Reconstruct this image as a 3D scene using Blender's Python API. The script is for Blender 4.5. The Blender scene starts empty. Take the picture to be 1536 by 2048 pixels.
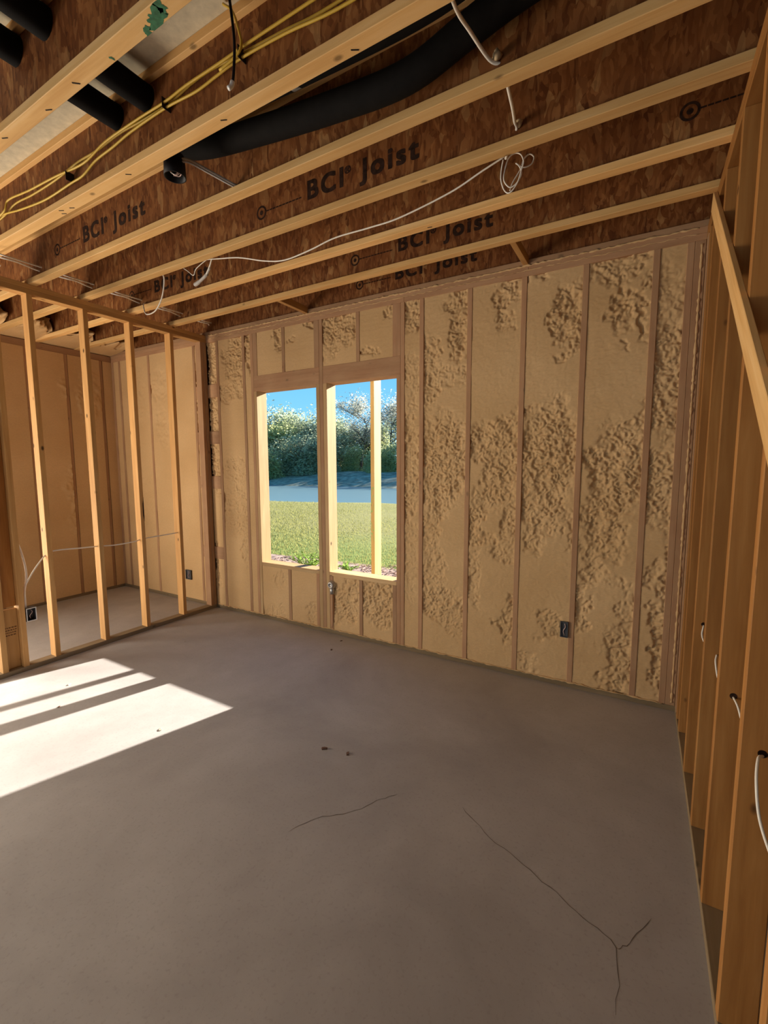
import bpy, bmesh, math, random
import numpy as np
from mathutils import Vector, Matrix

random.seed(7)
SC = bpy.context.scene
COL = SC.collection

# ------------------------------------------------------------------ camera, sky, sun, lamps, exposure
cam_data = bpy.data.cameras.new('camera')
cam_data.sensor_fit = 'VERTICAL'
cam_data.sensor_height = 36.0
cam_data.lens = 890.845 / 2048.0 * 36.0
cam_data.clip_start = 0.02
cam_data.clip_end = 400.0
cam = bpy.data.objects.new('camera', cam_data)
COL.objects.link(cam)
_r = Vector((0.866015, 0.500008, -0.003083))
_u = Vector((-0.049738, 0.092279, 0.994490))
_f = Vector((-0.497537, 0.861090, -0.104785))
_m = Matrix((_r, _u, -_f)).transposed().to_4x4()
_m.translation = Vector((4.2244, -3.4105, 1.6454))
cam.matrix_world = _m
SC.camera = cam

world = bpy.data.worlds.new('sky')
SC.world = world
world.use_nodes = True
wn, wl = world.node_tree.nodes, world.node_tree.links
wn.clear()
w_out = wn.new('ShaderNodeOutputWorld')
w_bg = wn.new('ShaderNodeBackground')
w_tc = wn.new('ShaderNodeTexCoord')
w_sep = wn.new('ShaderNodeSeparateXYZ')
w_ramp = wn.new('ShaderNodeValToRGB')
wl.new(w_tc.outputs['Generated'], w_sep.inputs[0])
wl.new(w_sep.outputs['Z'], w_ramp.inputs[0])
wl.new(w_ramp.outputs[0], w_bg.inputs[0])
wl.new(w_bg.outputs[0], w_out.inputs[0])
el = w_ramp.color_ramp.elements
el[0].position = 0.0
el[0].color = (0.42, 0.72, 0.93, 1)
el[1].position = 1.0
el[1].color = (0.05, 0.19, 0.55, 1)
e = el.new(0.12); e.color = (0.21, 0.58, 0.92, 1)
e = el.new(0.30); e.color = (0.09, 0.42, 0.86, 1)
w_bg.inputs[1].default_value = 1.0

sun_d = bpy.data.lights.new('sun', 'SUN')
sun_d.energy = 16.0
sun_d.angle = math.radians(0.6)
sun_d.color = (1.0, 0.93, 0.82)
sun = bpy.data.objects.new('sun', sun_d)
sun.rotation_euler = Vector((-0.315, -1.0, -0.427)).to_track_quat('-Z', 'Y').to_euler()
sun.location = (6, 20, 10)
COL.objects.link(sun)


def area(name, loc, look, sx, sy, power, color):
    d = bpy.data.lights.new(name, 'AREA')
    d.shape = 'RECTANGLE'
    d.size, d.size_y = sx, sy
    d.energy = power
    d.color = color
    o = bpy.data.objects.new(name, d)
    o.location = loc
    o.rotation_euler = Vector(look).to_track_quat('-Z', 'Y').to_euler()
    COL.objects.link(o)
    return o


# added fill lamps that brighten the room, in invented openings left and behind, unseen
area('left_fill', (-1.80, -3.75, 0.95), (1, 0.06, 0.30), 2.7, 1.7, 200.0, (1.0, 0.86, 0.68))
area('rear_fill', (1.6, -7.45, 1.25), (0, 1, 0.06), 5.6, 2.2, 12.0, (1.0, 0.92, 0.84))

SC.view_settings.view_transform = 'Standard'
SC.view_settings.look = 'None'
SC.view_settings.gamma = 1.0
SC.view_settings.use_curve_mapping = False
SC.view_settings.exposure = 0.3

# ------------------------------------------------------------------ dimensions (metres); x right along the window wall, y towards it, z up
W = 4.491            # face of the right partition
ZP = 2.985           # underside of the top plates
ZJ = 3.061           # underside of the joists
ZS = 3.417           # underside of the subfloor
XO = -1.87           # inner face of the outer wall beyond the left partition
S = 0.4064           # 16 in. centres
T = 0.038            # thickness of dimension lumber
D4 = 0.089
D6 = 0.140


# ------------------------------------------------------------------ materials
def new_mat(name):
    m = bpy.data.materials.new(name)
    m.use_nodes = True
    n, l = m.node_tree.nodes, m.node_tree.links
    n.clear()
    out = n.new('ShaderNodeOutputMaterial')
    b = n.new('ShaderNodeBsdfPrincipled')
    l.new(b.outputs[0], out.inputs[0])
    return m, n, l, b


def mapping(n, l, scale=(1, 1, 1), rnd=True, coord='Object'):
    tc = n.new('ShaderNodeTexCoord')
    mp = n.new('ShaderNodeMapping')
    mp.inputs['Scale'].default_value = scale
    if rnd:
        oi = n.new('ShaderNodeObjectInfo')
        mul = n.new('ShaderNodeVectorMath'); mul.operation = 'SCALE'
        mul.inputs[0].default_value = (17.3, 41.7, 29.1)
        l.new(oi.outputs['Random'], mul.inputs['Scale'])
        add = n.new('ShaderNodeVectorMath'); add.operation = 'ADD'
        l.new(tc.outputs[coord], add.inputs[0])
        l.new(mul.outputs[0], add.inputs[1])
        l.new(add.outputs[0], mp.inputs[0])
    else:
        l.new(tc.outputs[coord], mp.inputs[0])
    return mp.outputs[0]


def noise(n, l, vec, scale, detail=3.0, rough=0.55, dist=0.0):
    t = n.new('ShaderNodeTexNoise')
    t.inputs['Scale'].default_value = scale
    t.inputs['Detail'].default_value = detail
    t.inputs['Roughness'].default_value = rough
    t.inputs['Distortion'].default_value = dist
    l.new(vec, t.inputs['Vector'])
    return t.outputs['Fac']


def ramp(n, l, fac, stops, interp='LINEAR'):
    r = n.new('ShaderNodeValToRGB')
    r.color_ramp.interpolation = interp
    e = r.color_ramp.elements
    e[0].position, e[0].color = stops[0][0], (*stops[0][1], 1)
    e[1].position, e[1].color = stops[-1][0], (*stops[-1][1], 1)
    for p, c in stops[1:-1]:
        x = e.new(p); x.color = (*c, 1)
    l.new(fac, r.inputs[0])
    return r.outputs[0]


def mix(n, l, fac, a, b, mode='MIX'):
    m = n.new('ShaderNodeMix'); m.data_type = 'RGBA'; m.blend_type = mode
    for k, v in ((0, fac), (6, a), (7, b)):
        if isinstance(v, (int, float)):
            m.inputs[k].default_value = v
        elif isinstance(v, tuple):
            m.inputs[k].default_value = (*v, 1)
        else:
            l.new(v, m.inputs[k])
    return m.outputs[2]


def bump(n, l, b, height, strength, dist):
    bp = n.new('ShaderNodeBump')
    bp.inputs['Strength'].default_value = strength
    bp.inputs['Distance'].default_value = dist
    l.new(height, bp.inputs['Height'])
    l.new(bp.outputs[0], b.inputs['Normal'])


def wood_mat(name, dark, mid, light, knots=1.0, rough=0.65, spray=None, spray_amt=0.5):
    m, n, l, b = new_mat(name)
    v = mapping(n, l, (1, 1, 0.06))
    g1 = noise(n, l, v, 34, 4, 0.6, 0.6)
    v2 = mapping(n, l, (1, 1, 0.10))
    g2 = noise(n, l, v2, 9, 3, 0.55, 1.5)
    c = ramp(n, l, g1, [(0.28, dark), (0.5, mid), (0.72, light)])
    c2 = ramp(n, l, g2, [(0.3, dark), (0.55, mid), (0.75, light)])
    c = mix(n, l, 0.5, c, c2)
    # long tone changes along the board
    v3 = mapping(n, l, (1, 1, 0.35))
    g3 = noise(n, l, v3, 3.2, 2, 0.5)
    c = mix(n, l, ramp(n, l, g3, [(0.35, (0, 0, 0)), (0.75, (0.55, 0.55, 0.55))]), c, tuple(0.72 * x for x in mid))
    # knots
    if knots:
        vk = mapping(n, l, (1, 1, 0.55))
        vo = n.new('ShaderNodeTexVoronoi'); vo.inputs['Scale'].default_value = 7.0
        l.new(vk, vo.inputs['Vector'])
        k = ramp(n, l, vo.outputs['Distance'], [(0.04, (1, 1, 1)), (0.095, (0, 0, 0))])
        kf = mix(n, l, knots, (0, 0, 0), k)
        c = mix(n, l, kf, c, tuple(0.20 * x for x in dark))
    oi = n.new('ShaderNodeObjectInfo')
    tone = ramp(n, l, oi.outputs['Random'], [(0.0, (0.80, 0.78, 0.75)), (1.0, (1.12, 1.08, 1.04))])
    c = mix(n, l, 1.0, c, tone, 'MULTIPLY')
    if spray:
        sv = noise(n, l, mapping(n, l, (1, 1, 0.5)), 8, 4, 0.6)
        sf = ramp(n, l, sv, [(0.35, (spray_amt * 0.35,) * 3), (0.68, (spray_amt,) * 3)])
        c = mix(n, l, sf, c, spray)
    l.new(c, b.inputs['Base Color'])
    b.inputs['Roughness'].default_value = rough
    b.inputs['Specular IOR Level'].default_value = 0.25
    bump(n, l, b, g1, 0.25, 0.002)
    return m


FOAM = (0.62, 0.43, 0.235)
M = {}
M['lumber'] = wood_mat('lumber', (0.42, 0.20, 0.06), (0.62, 0.345, 0.125), (0.72, 0.455, 0.20))
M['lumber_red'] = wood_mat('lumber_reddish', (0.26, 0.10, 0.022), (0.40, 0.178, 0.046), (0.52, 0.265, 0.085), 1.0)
M['lumber_wall'] = wood_mat('lumber_sprayed', (0.30, 0.145, 0.07), (0.42, 0.22, 0.115), (0.50, 0.28, 0.155), 0.6, 0.7, FOAM, 0.30)
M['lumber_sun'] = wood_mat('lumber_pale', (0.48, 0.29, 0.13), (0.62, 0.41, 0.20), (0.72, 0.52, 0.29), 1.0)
M['lumber_post'] = wood_mat('lumber_treated', (0.50, 0.40, 0.16), (0.60, 0.50, 0.23), (0.68, 0.57, 0.30), 0.5)
M['flange'] = wood_mat('joist_flange', (0.58, 0.31, 0.10), (0.78, 0.48, 0.19), (0.86, 0.60, 0.30), 0.7)
M['plate_dirty'] = wood_mat('sole_plate_dusty', (0.17, 0.12, 0.065), (0.27, 0.195, 0.11), (0.36, 0.27, 0.17), 0.4, 0.8)


def osb_mat():
    m, n, l, b = new_mat('strand_board')
    v = mapping(n, l, (11, 11, 31))
    warp = n.new('ShaderNodeTexNoise'); warp.inputs['Scale'].default_value = 0.45
    l.new(v, warp.inputs['Vector'])
    va = n.new('ShaderNodeVectorMath'); va.operation = 'MULTIPLY_ADD'
    va.inputs[1].default_value = (2.2, 2.2, 2.2)
    l.new(warp.outputs['Color'], va.inputs[0]); l.new(v, va.inputs[2])
    vo = n.new('ShaderNodeTexVoronoi'); vo.inputs['Scale'].default_value = 1.0
    l.new(va.outputs[0], vo.inputs['Vector'])
    sp = n.new('ShaderNodeSeparateColor'); l.new(vo.outputs['Color'], sp.inputs[0])
    c = ramp(n, l, sp.outputs[0], [(0.0, (0.085, 0.024, 0.006)), (0.3, (0.17, 0.055, 0.014)), (0.65, (0.25, 0.092, 0.026)), (0.88, (0.32, 0.135, 0.044)), (1.0, (0.50, 0.28, 0.11))])
    vo2 = n.new('ShaderNodeTexVoronoi'); vo2.inputs['Scale'].default_value = 2.3
    l.new(va.outputs[0], vo2.inputs['Vector'])
    sp2 = n.new('ShaderNodeSeparateColor'); l.new(vo2.outputs['Color'], sp2.inputs[0])
    c2 = ramp(n, l, sp2.outputs[1], [(0.0, (0.07, 0.019, 0.005)), (0.5, (0.20, 0.07, 0.019)), (1.0, (0.36, 0.16, 0.055))])
    c = mix(n, l, 0.5, c, c2)
    big = noise(n, l, mapping(n, l, (1, 1, 1)), 2.6, 3, 0.5)
    c = mix(n, l, ramp(n, l, big, [(0.35, (0, 0, 0)), (0.7, (0.5, 0.5, 0.5))]), c, (0.11, 0.034, 0.009))
    l.new(c, b.inputs['Base Color'])
    b.inputs['Roughness'].default_value = 0.6
    b.inputs['Specular IOR Level'].default_value = 0.2
    bump(n, l, b, sp.outputs[0], 0.25, 0.001)
    return m


M['plate_dusty'] = wood_mat('partition_plate_dusty', (0.26, 0.19, 0.11), (0.38, 0.285, 0.175), (0.47, 0.37, 0.24), 0.4, 0.8)
M['osb'] = osb_mat()


def simple(name, col, rough=0.5, metal=0.0, spec=0.3, nscale=0, namt=0.25, coord='Object'):
    m, n, l, b = new_mat(name)
    b.inputs['Roughness'].default_value = rough
    b.inputs['Metallic'].default_value = metal
    b.inputs['Specular IOR Level'].default_value = spec
    if nscale:
        f = noise(n, l, mapping(n, l, (1, 1, 1), coord=coord), nscale, 4, 0.6)
        c = ramp(n, l, f, [(0.3, tuple(x * (1 - namt) for x in col)), (0.7, tuple(min(1, x * (1 + namt)) for x in col))])
        l.new(c, b.inputs['Base Color'])
    else:
        b.inputs['Base Color'].default_value = (*col, 1)
    return m


def foam_mat():
    m, n, l, b = new_mat('spray_foam')
    v = mapping(n, l, (1, 1, 1), rnd=False)
    f = noise(n, l, v, 1.6, 3, 0.5)
    c = ramp(n, l, f, [(0.3, (0.59, 0.372, 0.172)), (0.7, (0.70, 0.465, 0.235))])
    f2 = noise(n, l, mapping(n, l, (1, 1, 2.2), rnd=False), 60, 3, 0.6)
    c = mix(n, l, ramp(n, l, f2, [(0.42, (0.18,) * 3), (0.6, (0, 0, 0))]), c, (0.44, 0.28, 0.14))
    l.new(c, b.inputs['Base Color'])
    b.inputs['Roughness'].default_value = 0.75
    b.inputs['Specular IOR Level'].default_value = 0.15
    bump(n, l, b, f2, 0.22, 0.003)
    return m


M['foam'] = foam_mat()


def concrete_mat():
    m, n, l, b = new_mat('concrete')
    v = mapping(n, l, (1, 1, 1), rnd=False)
    f1 = noise(n, l, v, 0.9, 5, 0.6, 0.4)
    f2 = noise(n, l, v, 5.0, 6, 0.65, 0.3)
    f3 = noise(n, l, v, 70, 3, 0.6)
    c = ramp(n, l, f1, [(0.3, (0.32, 0.297, 0.29)), (0.52, (0.42, 0.395, 0.385)), (0.75, (0.50, 0.475, 0.465))])
    c = mix(n, l, ramp(n, l, f2, [(0.42, (0, 0, 0)), (0.75, (0.35,) * 3)]), c, (0.34, 0.31, 0.295))
    c = mix(n, l, ramp(n, l, f3, [(0.30, (0.25,) * 3), (0.45, (0, 0, 0))]), c, (0.22, 0.19, 0.17))
    l.new(c, b.inputs['Base Color'])
    r = n.new('ShaderNodeMapRange'); r.inputs['To Min'].default_value = 0.5; r.inputs['To Max'].default_value = 0.72
    l.new(f2, r.inputs['Value']); l.new(r.outputs[0], b.inputs['Roughness'])
    b.inputs['Specular IOR Level'].default_value = 0.3
    bump(n, l, b, f3, 0.12, 0.001)
    return m


M['concrete'] = concrete_mat()
M['subfloor'] = simple('subfloor_sheet', (0.62, 0.54, 0.39), 0.75, 0, 0.2, 22, 0.14)
M['sheathing'] = simple('wall_sheathing', (0.30, 0.17, 0.07), 0.7, 0, 0.2, 30, 0.3)
M['crack'] = simple('crack_line', (0.14, 0.115, 0.10), 0.9)
M['ink'] = simple('black_ink', (0.030, 0.015, 0.010), 0.7, 0, 0.1, 40, 0.6)
M['stamp'] = simple('grade_stamp_ink', (0.13, 0.06, 0.025), 0.8)
M['green'] = simple('green_paint', (0.035, 0.135, 0.065), 0.6, 0, 0.3, 60, 0.4)
M['green2'] = simple('green_marker', (0.22, 0.55, 0.20), 0.6)
M['black'] = simple('black_rubber', (0.0055, 0.0045, 0.004), 0.85, 0, 0.12, 18, 0.3)
M['black_plastic'] = simple('black_plastic', (0.006, 0.005, 0.007), 0.55, 0, 0.2)
M['white_cable'] = simple('white_cable_jacket', (0.82, 0.76, 0.66), 0.45)
M['grey_cable'] = simple('grey_cable_jacket', (0.46, 0.42, 0.38), 0.45)
M['yellow_cable'] = simple('yellow_cable_jacket', (0.56, 0.36, 0.045), 0.45)
M['copper'] = simple('bare_wire_ends', (0.62, 0.42, 0.36), 0.4, 0.3)
M['steel'] = simple('galvanised_steel', (0.50, 0.49, 0.47), 0.42, 0.8, 0.5, 30, 0.2)
M['steel_dark'] = simple('box_inside', (0.075, 0.075, 0.08), 0.5, 0.2)
M['box_rim'] = simple('box_rim', (0.72, 0.70, 0.66), 0.45, 0.2)
M['staple'] = simple('staple', (0.035, 0.028, 0.024), 0.5, 0.5)
M['chip'] = simple('wood_chip', (0.13, 0.07, 0.045), 0.8)
M['chip_pale'] = simple('pale_scrap', (0.55, 0.49, 0.40), 0.8)
M['bark'] = simple('bark', (0.14, 0.105, 0.08), 0.9, 0, 0.1, 6, 0.3)
M['mulch'] = simple('mulch', (0.34, 0.24, 0.19), 0.9, 0, 0.1, 7, 0.6)
M['water'] = simple('pond_water', (0.13, 0.22, 0.25), 0.30, 0, 0.5)
M['bank'] = simple('bank_soil', (0.26, 0.27, 0.19), 0.95, 0, 0.1, 1.3, 0.55)
M['foam_sealant'] = simple('sealant_blob', (0.50, 0.36, 0.20), 0.7, 0, 0.2, 50, 0.2)
M['tape'] = simple('silver_tape', (0.55, 0.53, 0.50), 0.35, 0.7)


def lawn_mat():
    m, n, l, b = new_mat('lawn_grass')
    v = mapping(n, l, (1, 1, 1), rnd=False)
    f1 = noise(n, l, v, 0.35, 4, 0.6)
    f2 = noise(n, l, v, 9.0, 4, 0.7)
    c = ramp(n, l, f1, [(0.35, (0.225, 0.215, 0.075)), (0.65, (0.275, 0.25, 0.098))])
    c = mix(n, l, ramp(n, l, f2, [(0.35, (0.0,) * 3), (0.7, (0.6,) * 3)]), c, (0.20, 0.19, 0.065))
    # greener strip near the house
    sep = n.new('ShaderNodeSeparateXYZ')
    l.new(v, sep.inputs[0])
    mr = n.new('ShaderNodeMapRange')
    mr.inputs['From Min'].default_value = 7.0; mr.inputs['From Max'].default_value = 3.2
    l.new(sep.outputs['Y'], mr.inputs['Value'])
    c = mix(n, l, mr.outputs[0], c, (0.15, 0.22, 0.05))
    l.new(c, b.inputs['Base Color'])
    b.inputs['Roughness'].default_value = 0.9
    b.inputs['Specular IOR Level'].default_value = 0.1
    bump(n, l, b, f2, 0.5, 0.05)
    return m


def leaf_mat(name, a, c_):
    m, n, l, b = new_mat(name)
    g = n.new('ShaderNodeNewGeometry')
    col = ramp(n, l, g.outputs['Random Per Island'], [(0.0, a), (1.0, c_)])
    l.new(col, b.inputs['Base Color'])
    b.inputs['Roughness'].default_value = 0.7
    b.inputs['Specular IOR Level'].default_value = 0.15
    tr = n.new('ShaderNodeBsdfTranslucent')
    l.new(col, tr.inputs['Color'])
    ad = n.new('ShaderNodeMixShader'); ad.inputs[0].default_value = 0.62
    out = [x for x in n if x.type == 'OUTPUT_MATERIAL'][0]
    l.new(b.outputs[0], ad.inputs[1]); l.new(tr.outputs[0], ad.inputs[2])
    l.new(ad.outputs[0], out.inputs[0])
    return m


M['lawn'] = lawn_mat()
M['blade'] = leaf_mat('grass_blade', (0.21, 0.22, 0.07), (0.31, 0.29, 0.11))
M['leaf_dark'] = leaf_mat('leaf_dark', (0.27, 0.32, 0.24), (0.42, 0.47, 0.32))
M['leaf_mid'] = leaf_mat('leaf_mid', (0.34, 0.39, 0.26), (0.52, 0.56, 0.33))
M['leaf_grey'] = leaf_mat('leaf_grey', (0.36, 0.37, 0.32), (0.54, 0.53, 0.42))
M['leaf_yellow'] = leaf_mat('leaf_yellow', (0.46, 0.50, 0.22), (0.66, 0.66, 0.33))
M['leaf_bright'] = leaf_mat('leaf_bright', (0.20, 0.34, 0.06), (0.36, 0.48, 0.12))


# ------------------------------------------------------------------ builders
def props(o, label=None, cat=None, group=None, kind=None):
    if label: o['label'] = label
    if cat: o['category'] = cat
    if group: o['group'] = group
    if kind: o['kind'] = kind
    return o


def empty(name, loc=(0, 0, 0), label=None, cat=None, group=None, kind=None):
    o = bpy.data.objects.new(name, None)
    o.empty_display_size = 0.1
    o.location = loc
    COL.objects.link(o)
    return props(o, label, cat, group, kind)


def world_loc(o):
    v = Vector(o.location)
    while o.parent:
        o = o.parent
        v += Vector(o.location)
    return v


def link(name, mesh, parent=None, loc=(0, 0, 0), rot=(0, 0, 0)):
    """loc is in world axes; parents are never rotated"""
    o = bpy.data.objects.new(name, mesh)
    COL.objects.link(o)
    v = Vector(loc)
    if parent is not None:
        o.parent = parent
        v = v - world_loc(parent)
    o.location = v
    o.rotation_euler = rot
    return o


def mesh_from(name, verts, faces, mat, smooth=False):
    me = bpy.data.meshes.new(name)
    me.from_pydata([tuple(v) for v in verts], [], [tuple(f) for f in faces])
    me.materials.append(mat)
    if smooth:
        me.polygons.foreach_set('use_smooth', [True] * len(me.polygons))
    me.update()
    return me


_box = {}


def box_mesh(a, b, c, mat, bev=0.002):
    key = (round(a, 4), round(b, 4), round(c, 4), mat.name, bev)
    if key in _box:
        return _box[key]
    bm = bmesh.new()
    bmesh.ops.create_cube(bm, size=1.0)
    for v in bm.verts:
        v.co = Vector((v.co.x * a, v.co.y * b, v.co.z * c))
    if bev:
        bmesh.ops.bevel(bm, geom=list(bm.edges), offset=min(bev, 0.3 * min(a, b, c)), segments=1, affect='EDGES')
    me = bpy.data.meshes.new('board')
    bm.to_mesh(me); bm.free()
    me.materials.append(mat)
    _box[key] = me
    return me


def board(name, lo, hi, mat, parent=None, axis=None, bev=0.002):
    """a length of lumber filling the box lo..hi, grain (local z) along its longest side"""
    if isinstance(mat, str): mat = M[mat]
    d = [abs(h - l_) for l_, h in zip(lo, hi)]
    c = [(h + l_) / 2 for l_, h in zip(lo, hi)]
    if axis is None:
        axis = 'xyz'[d.index(max(d))]
    if axis == 'z':
        me, rot = box_mesh(d[0], d[1], d[2], mat, bev), (0, 0, 0)
    elif axis == 'x':
        me, rot = box_mesh(d[2], d[1], d[0], mat, bev), (0, math.pi / 2, 0)
    else:
        me, rot = box_mesh(d[0], d[2], d[1], mat, bev), (-math.pi / 2, 0, 0)
    return link(name, me, parent, c, rot)


def smooth_path(pts, sub=6):
    P = [Vector(p) for p in pts]
    if len(P) < 3: return P
    out = []
    for i in range(len(P) - 1):
        p0 = P[i - 1] if i else P[i] * 2 - P[i + 1]
        p1, p2 = P[i], P[i + 1]
        p3 = P[i + 2] if i + 2 < len(P) else P[i + 1] * 2 - P[i]
        for k in range(sub):
            t = k / sub
            out.append(0.5 * ((2 * p1) + (p2 - p0) * t + (2 * p0 - 5 * p1 + 4 * p2 - p3) * t * t + (3 * p1 - p0 - 3 * p2 + p3) * t ** 3))
    out.append(P[-1])
    return out


def tube_geo(path, r, seg=8, flat=1.0):
    """verts, faces of a swept tube; r a number or a list"""
    n = len(path)
    R = r if isinstance(r, (list, tuple)) else [r] * n
    verts, faces = [], []
    up = None
    for i, p in enumerate(path):
        t = (path[min(i + 1, n - 1)] - path[max(i - 1, 0)])
        t = t.normalized() if t.length > 1e-9 else Vector((0, 0, 1))
        if up is None:
            up = Vector((0, 0, 1)) if abs(t.z) < 0.9 else Vector((1, 0, 0))
        up = (up - t * up.dot(t))
        up = up.normalized() if up.length > 1e-6 else t.orthogonal().normalized()
        sd = t.cross(up)
        for k in range(seg):
            a = 2 * math.pi * k / seg
            verts.append(p + (sd * math.cos(a) + up * math.sin(a) * flat) * R[i])
    for i in range(n - 1):
        for k in range(seg):
            k2 = (k + 1) % seg
            faces.append((i * seg + k, i * seg + k2, (i + 1) * seg + k2, (i + 1) * seg + k))
    faces.append(tuple(reversed(range(seg))))
    faces.append(tuple((n - 1) * seg + k for k in range(seg)))
    return verts, faces


def tube(name, pts, r, mat, parent=None, sub=6, seg=8, smooth=True, flat=1.0):
    path = smooth_path(pts, sub) if smooth else [Vector(p) for p in pts]
    o = path[0].copy()
    v, f = tube_geo([p - o for p in path], r, seg, flat)
    return link(name, mesh_from(name, v, f, mat if not isinstance(mat, str) else M[mat], True), parent, o)


def noise2(shape_x, shape_z, seed):
    """value noise sampled at coordinate arrays (in lattice units)"""
    rng = np.random.RandomState(seed)
    L = rng.rand(257, 257)
    xi = np.floor(shape_x).astype(int); zi = np.floor(shape_z).astype(int)
    fx = shape_x - xi; fz = shape_z - zi
    fx = fx * fx * (3 - 2 * fx); fz = fz * fz * (3 - 2 * fz)
    xi %= 256; zi %= 256
    return (L[xi, zi] * (1 - fx) + L[xi + 1, zi] * fx) * (1 - fz) + (L[xi, zi + 1] * (1 - fx) + L[xi + 1, zi + 1] * fx) * fz


def fbm(x, z, seed, octs=3):
    s = 0; a = 1; t = 0
    for k in range(octs):
        s = s + a * noise2(x * 2 ** k + 31.7 * k, z * 2 ** k + 11.3 * k, seed + k); t += a; a *= 0.5
    return s / t


def foam_panel(name, x0, x1, z0, z1, rough, parent, seed, origin=(0, 0, 0), rotz=0.0, step=0.0065, base=0.004, allrough=0.0):
    """sprayed foam between two studs: a fine relief mesh; local x along the wall, local y into the wall"""
    nx = max(4, int((x1 - x0) / step)); nz = max(4, int((z1 - z0) / step))
    X, Z = np.meshgrid(np.linspace(x0, x1, nx + 1), np.linspace(z0, z1, nz + 1), indexing='ij')
    wx = (fbm(X / 0.10 + 7, Z / 0.10, seed + 50) - 0.5) * 0.15 + (fbm(X / 0.03, Z / 0.03, seed + 60, 2) - 0.5) * 0.09
    wz = (fbm(X / 0.10, Z / 0.10 + 9, seed + 70) - 0.5) * 0.16
    mask = np.full_like(X, allrough)
    for (cx, cz, rx, rz, amp) in rough:
        d = np.sqrt(((X + wx - cx) / (rx + 0.015)) ** 2 + ((Z + wz - cz) / (rz + 0.015)) ** 2)
        t = np.clip((1.25 - d) / 0.55, 0, 1)
        mask = np.maximum(mask, amp * t * t * (3 - 2 * t))
    # bumps: ridged, domain-warped, drooping
    u = X / 0.030 + (fbm(X / 0.05, Z / 0.05, seed + 5) - 0.5) * 2.6
    v = Z / 0.027 + (fbm(X / 0.05 + 3, Z / 0.05, seed + 9) - 0.5) * 2.6
    n1 = fbm(u, v, seed + 13, 3)
    ridg = 1 - np.abs(2 * n1 - 1)
    n2 = fbm(X / 0.09, Z / 0.12, seed + 21, 2)
    n3 = fbm(X / 0.016, Z / 0.019, seed + 27, 2)
    depth = 0.002 + 0.040 * np.clip(ridg - 0.50, 0, 1) + 0.030 * np.clip(n2 - 0.40, 0, 1) + 0.010 * (n3 - 0.5) - 0.010 * np.clip(0.4 - ridg, 0, 1)
    Y = base + mask * depth + (fbm(X / 0.3, Z / 0.3, seed + 33, 2) - 0.5) * 0.005
    # shaving lines and small pits on the trimmed parts
    Y = Y + (1 - mask) * (fbm(X / 0.25, Z / 0.015, seed + 40, 2) - 0.5) * 0.0012
    # raw foam swells at its edges against the lumber
    verts = np.stack([X, Y, Z], -1).reshape(-1, 3)
    idx = np.arange((nx + 1) * (nz + 1)).reshape(nx + 1, nz + 1)
    f = np.stack([idx[:-1, :-1], idx[1:, :-1], idx[1:, 1:], idx[:-1, 1:]], -1).reshape(-1, 4)
    me = bpy.data.meshes.new(name)
    me.vertices.add(len(verts)); me.vertices.foreach_set('co', verts.ravel())
    me.loops.add(f.size); me.loops.foreach_set('vertex_index', f.ravel().astype(np.int32))
    me.polygons.add(len(f)); me.polygons.foreach_set('loop_start', np.arange(0, f.size, 4, dtype=np.int32))
    me.polygons.foreach_set('use_smooth', np.ones(len(f), dtype=bool))
    me.update(calc_edges=True)
    me.materials.append(M['foam'])
    o = link(name, me, parent, origin, (0, 0, rotz))
    return o


def text_mesh(body, size, depth_off=0.0, mat='ink', bold=0.006, shear=0.0, spacing=1.0):
    cu = bpy.data.curves.new('print', 'FONT')
    cu.body = body
    cu.size = size
    cu.offset = bold
    cu.shear = shear
    cu.space_character = spacing
    ob = bpy.data.objects.new('print', cu)
    COL.objects.link(ob)
    bpy.context.view_layer.update()
    dg = bpy.context.evaluated_depsgraph_get()
    me = bpy.data.meshes.new_from_object(ob.evaluated_get(dg))
    bpy.data.objects.remove(ob); bpy.data.curves.remove(cu)
    me.materials.clear(); me.materials.append(M[mat])
    return me


# ------------------------------------------------------------------ SETTING: floor and cracks
floor = board('floor', (-2.05, -8.0, -0.20), (7.3, 0.15, 0.0), 'concrete', None, axis='z', bev=0)
props(floor, 'bare grey concrete slab floor with faint cracks and stains', 'floor', kind='structure')


def crack(pts, w):
    P = smooth_path([Vector((x, y, 0)) for x, y in pts], 5)
    vs, fs = [], []
    for i, p in enumerate(P):
        t = (P[min(i + 1, len(P) - 1)] - P[max(i - 1, 0)]).normalized()
        nrm = Vector((-t.y, t.x, 0))
        j = nrm * random.uniform(-0.006, 0.006)
        ww = w * random.uniform(0.5, 1.2) * (0.3 if i in (0, len(P) - 1) else 1)
        vs += [p + j + nrm * ww + Vector((0, 0, 0.0006)), p + j - nrm * ww + Vector((0, 0, 0.0006))]
    for i in range(len(P) - 1):
        fs.append((2 * i, 2 * i + 1, 2 * i + 3, 2 * i + 2))
    return link('crack', mesh_from('crack', vs, fs, M['crack']), floor)


crack([(2.92, -2.03), (2.98, -1.90), (3.10, -1.80), (3.17, -1.67), (3.24, -1.58)], 0.0016)
crack([(3.55, -1.50), (3.69, -1.59), (3.85, -1.66), (3.99, -1.72), (4.12, -1.78), (4.225, -1.84), (4.24, -2.05)], 0.0014)
crack([(4.225, -1.84), (4.27, -1.80), (4.33, -1.66)], 0.0014)

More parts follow.
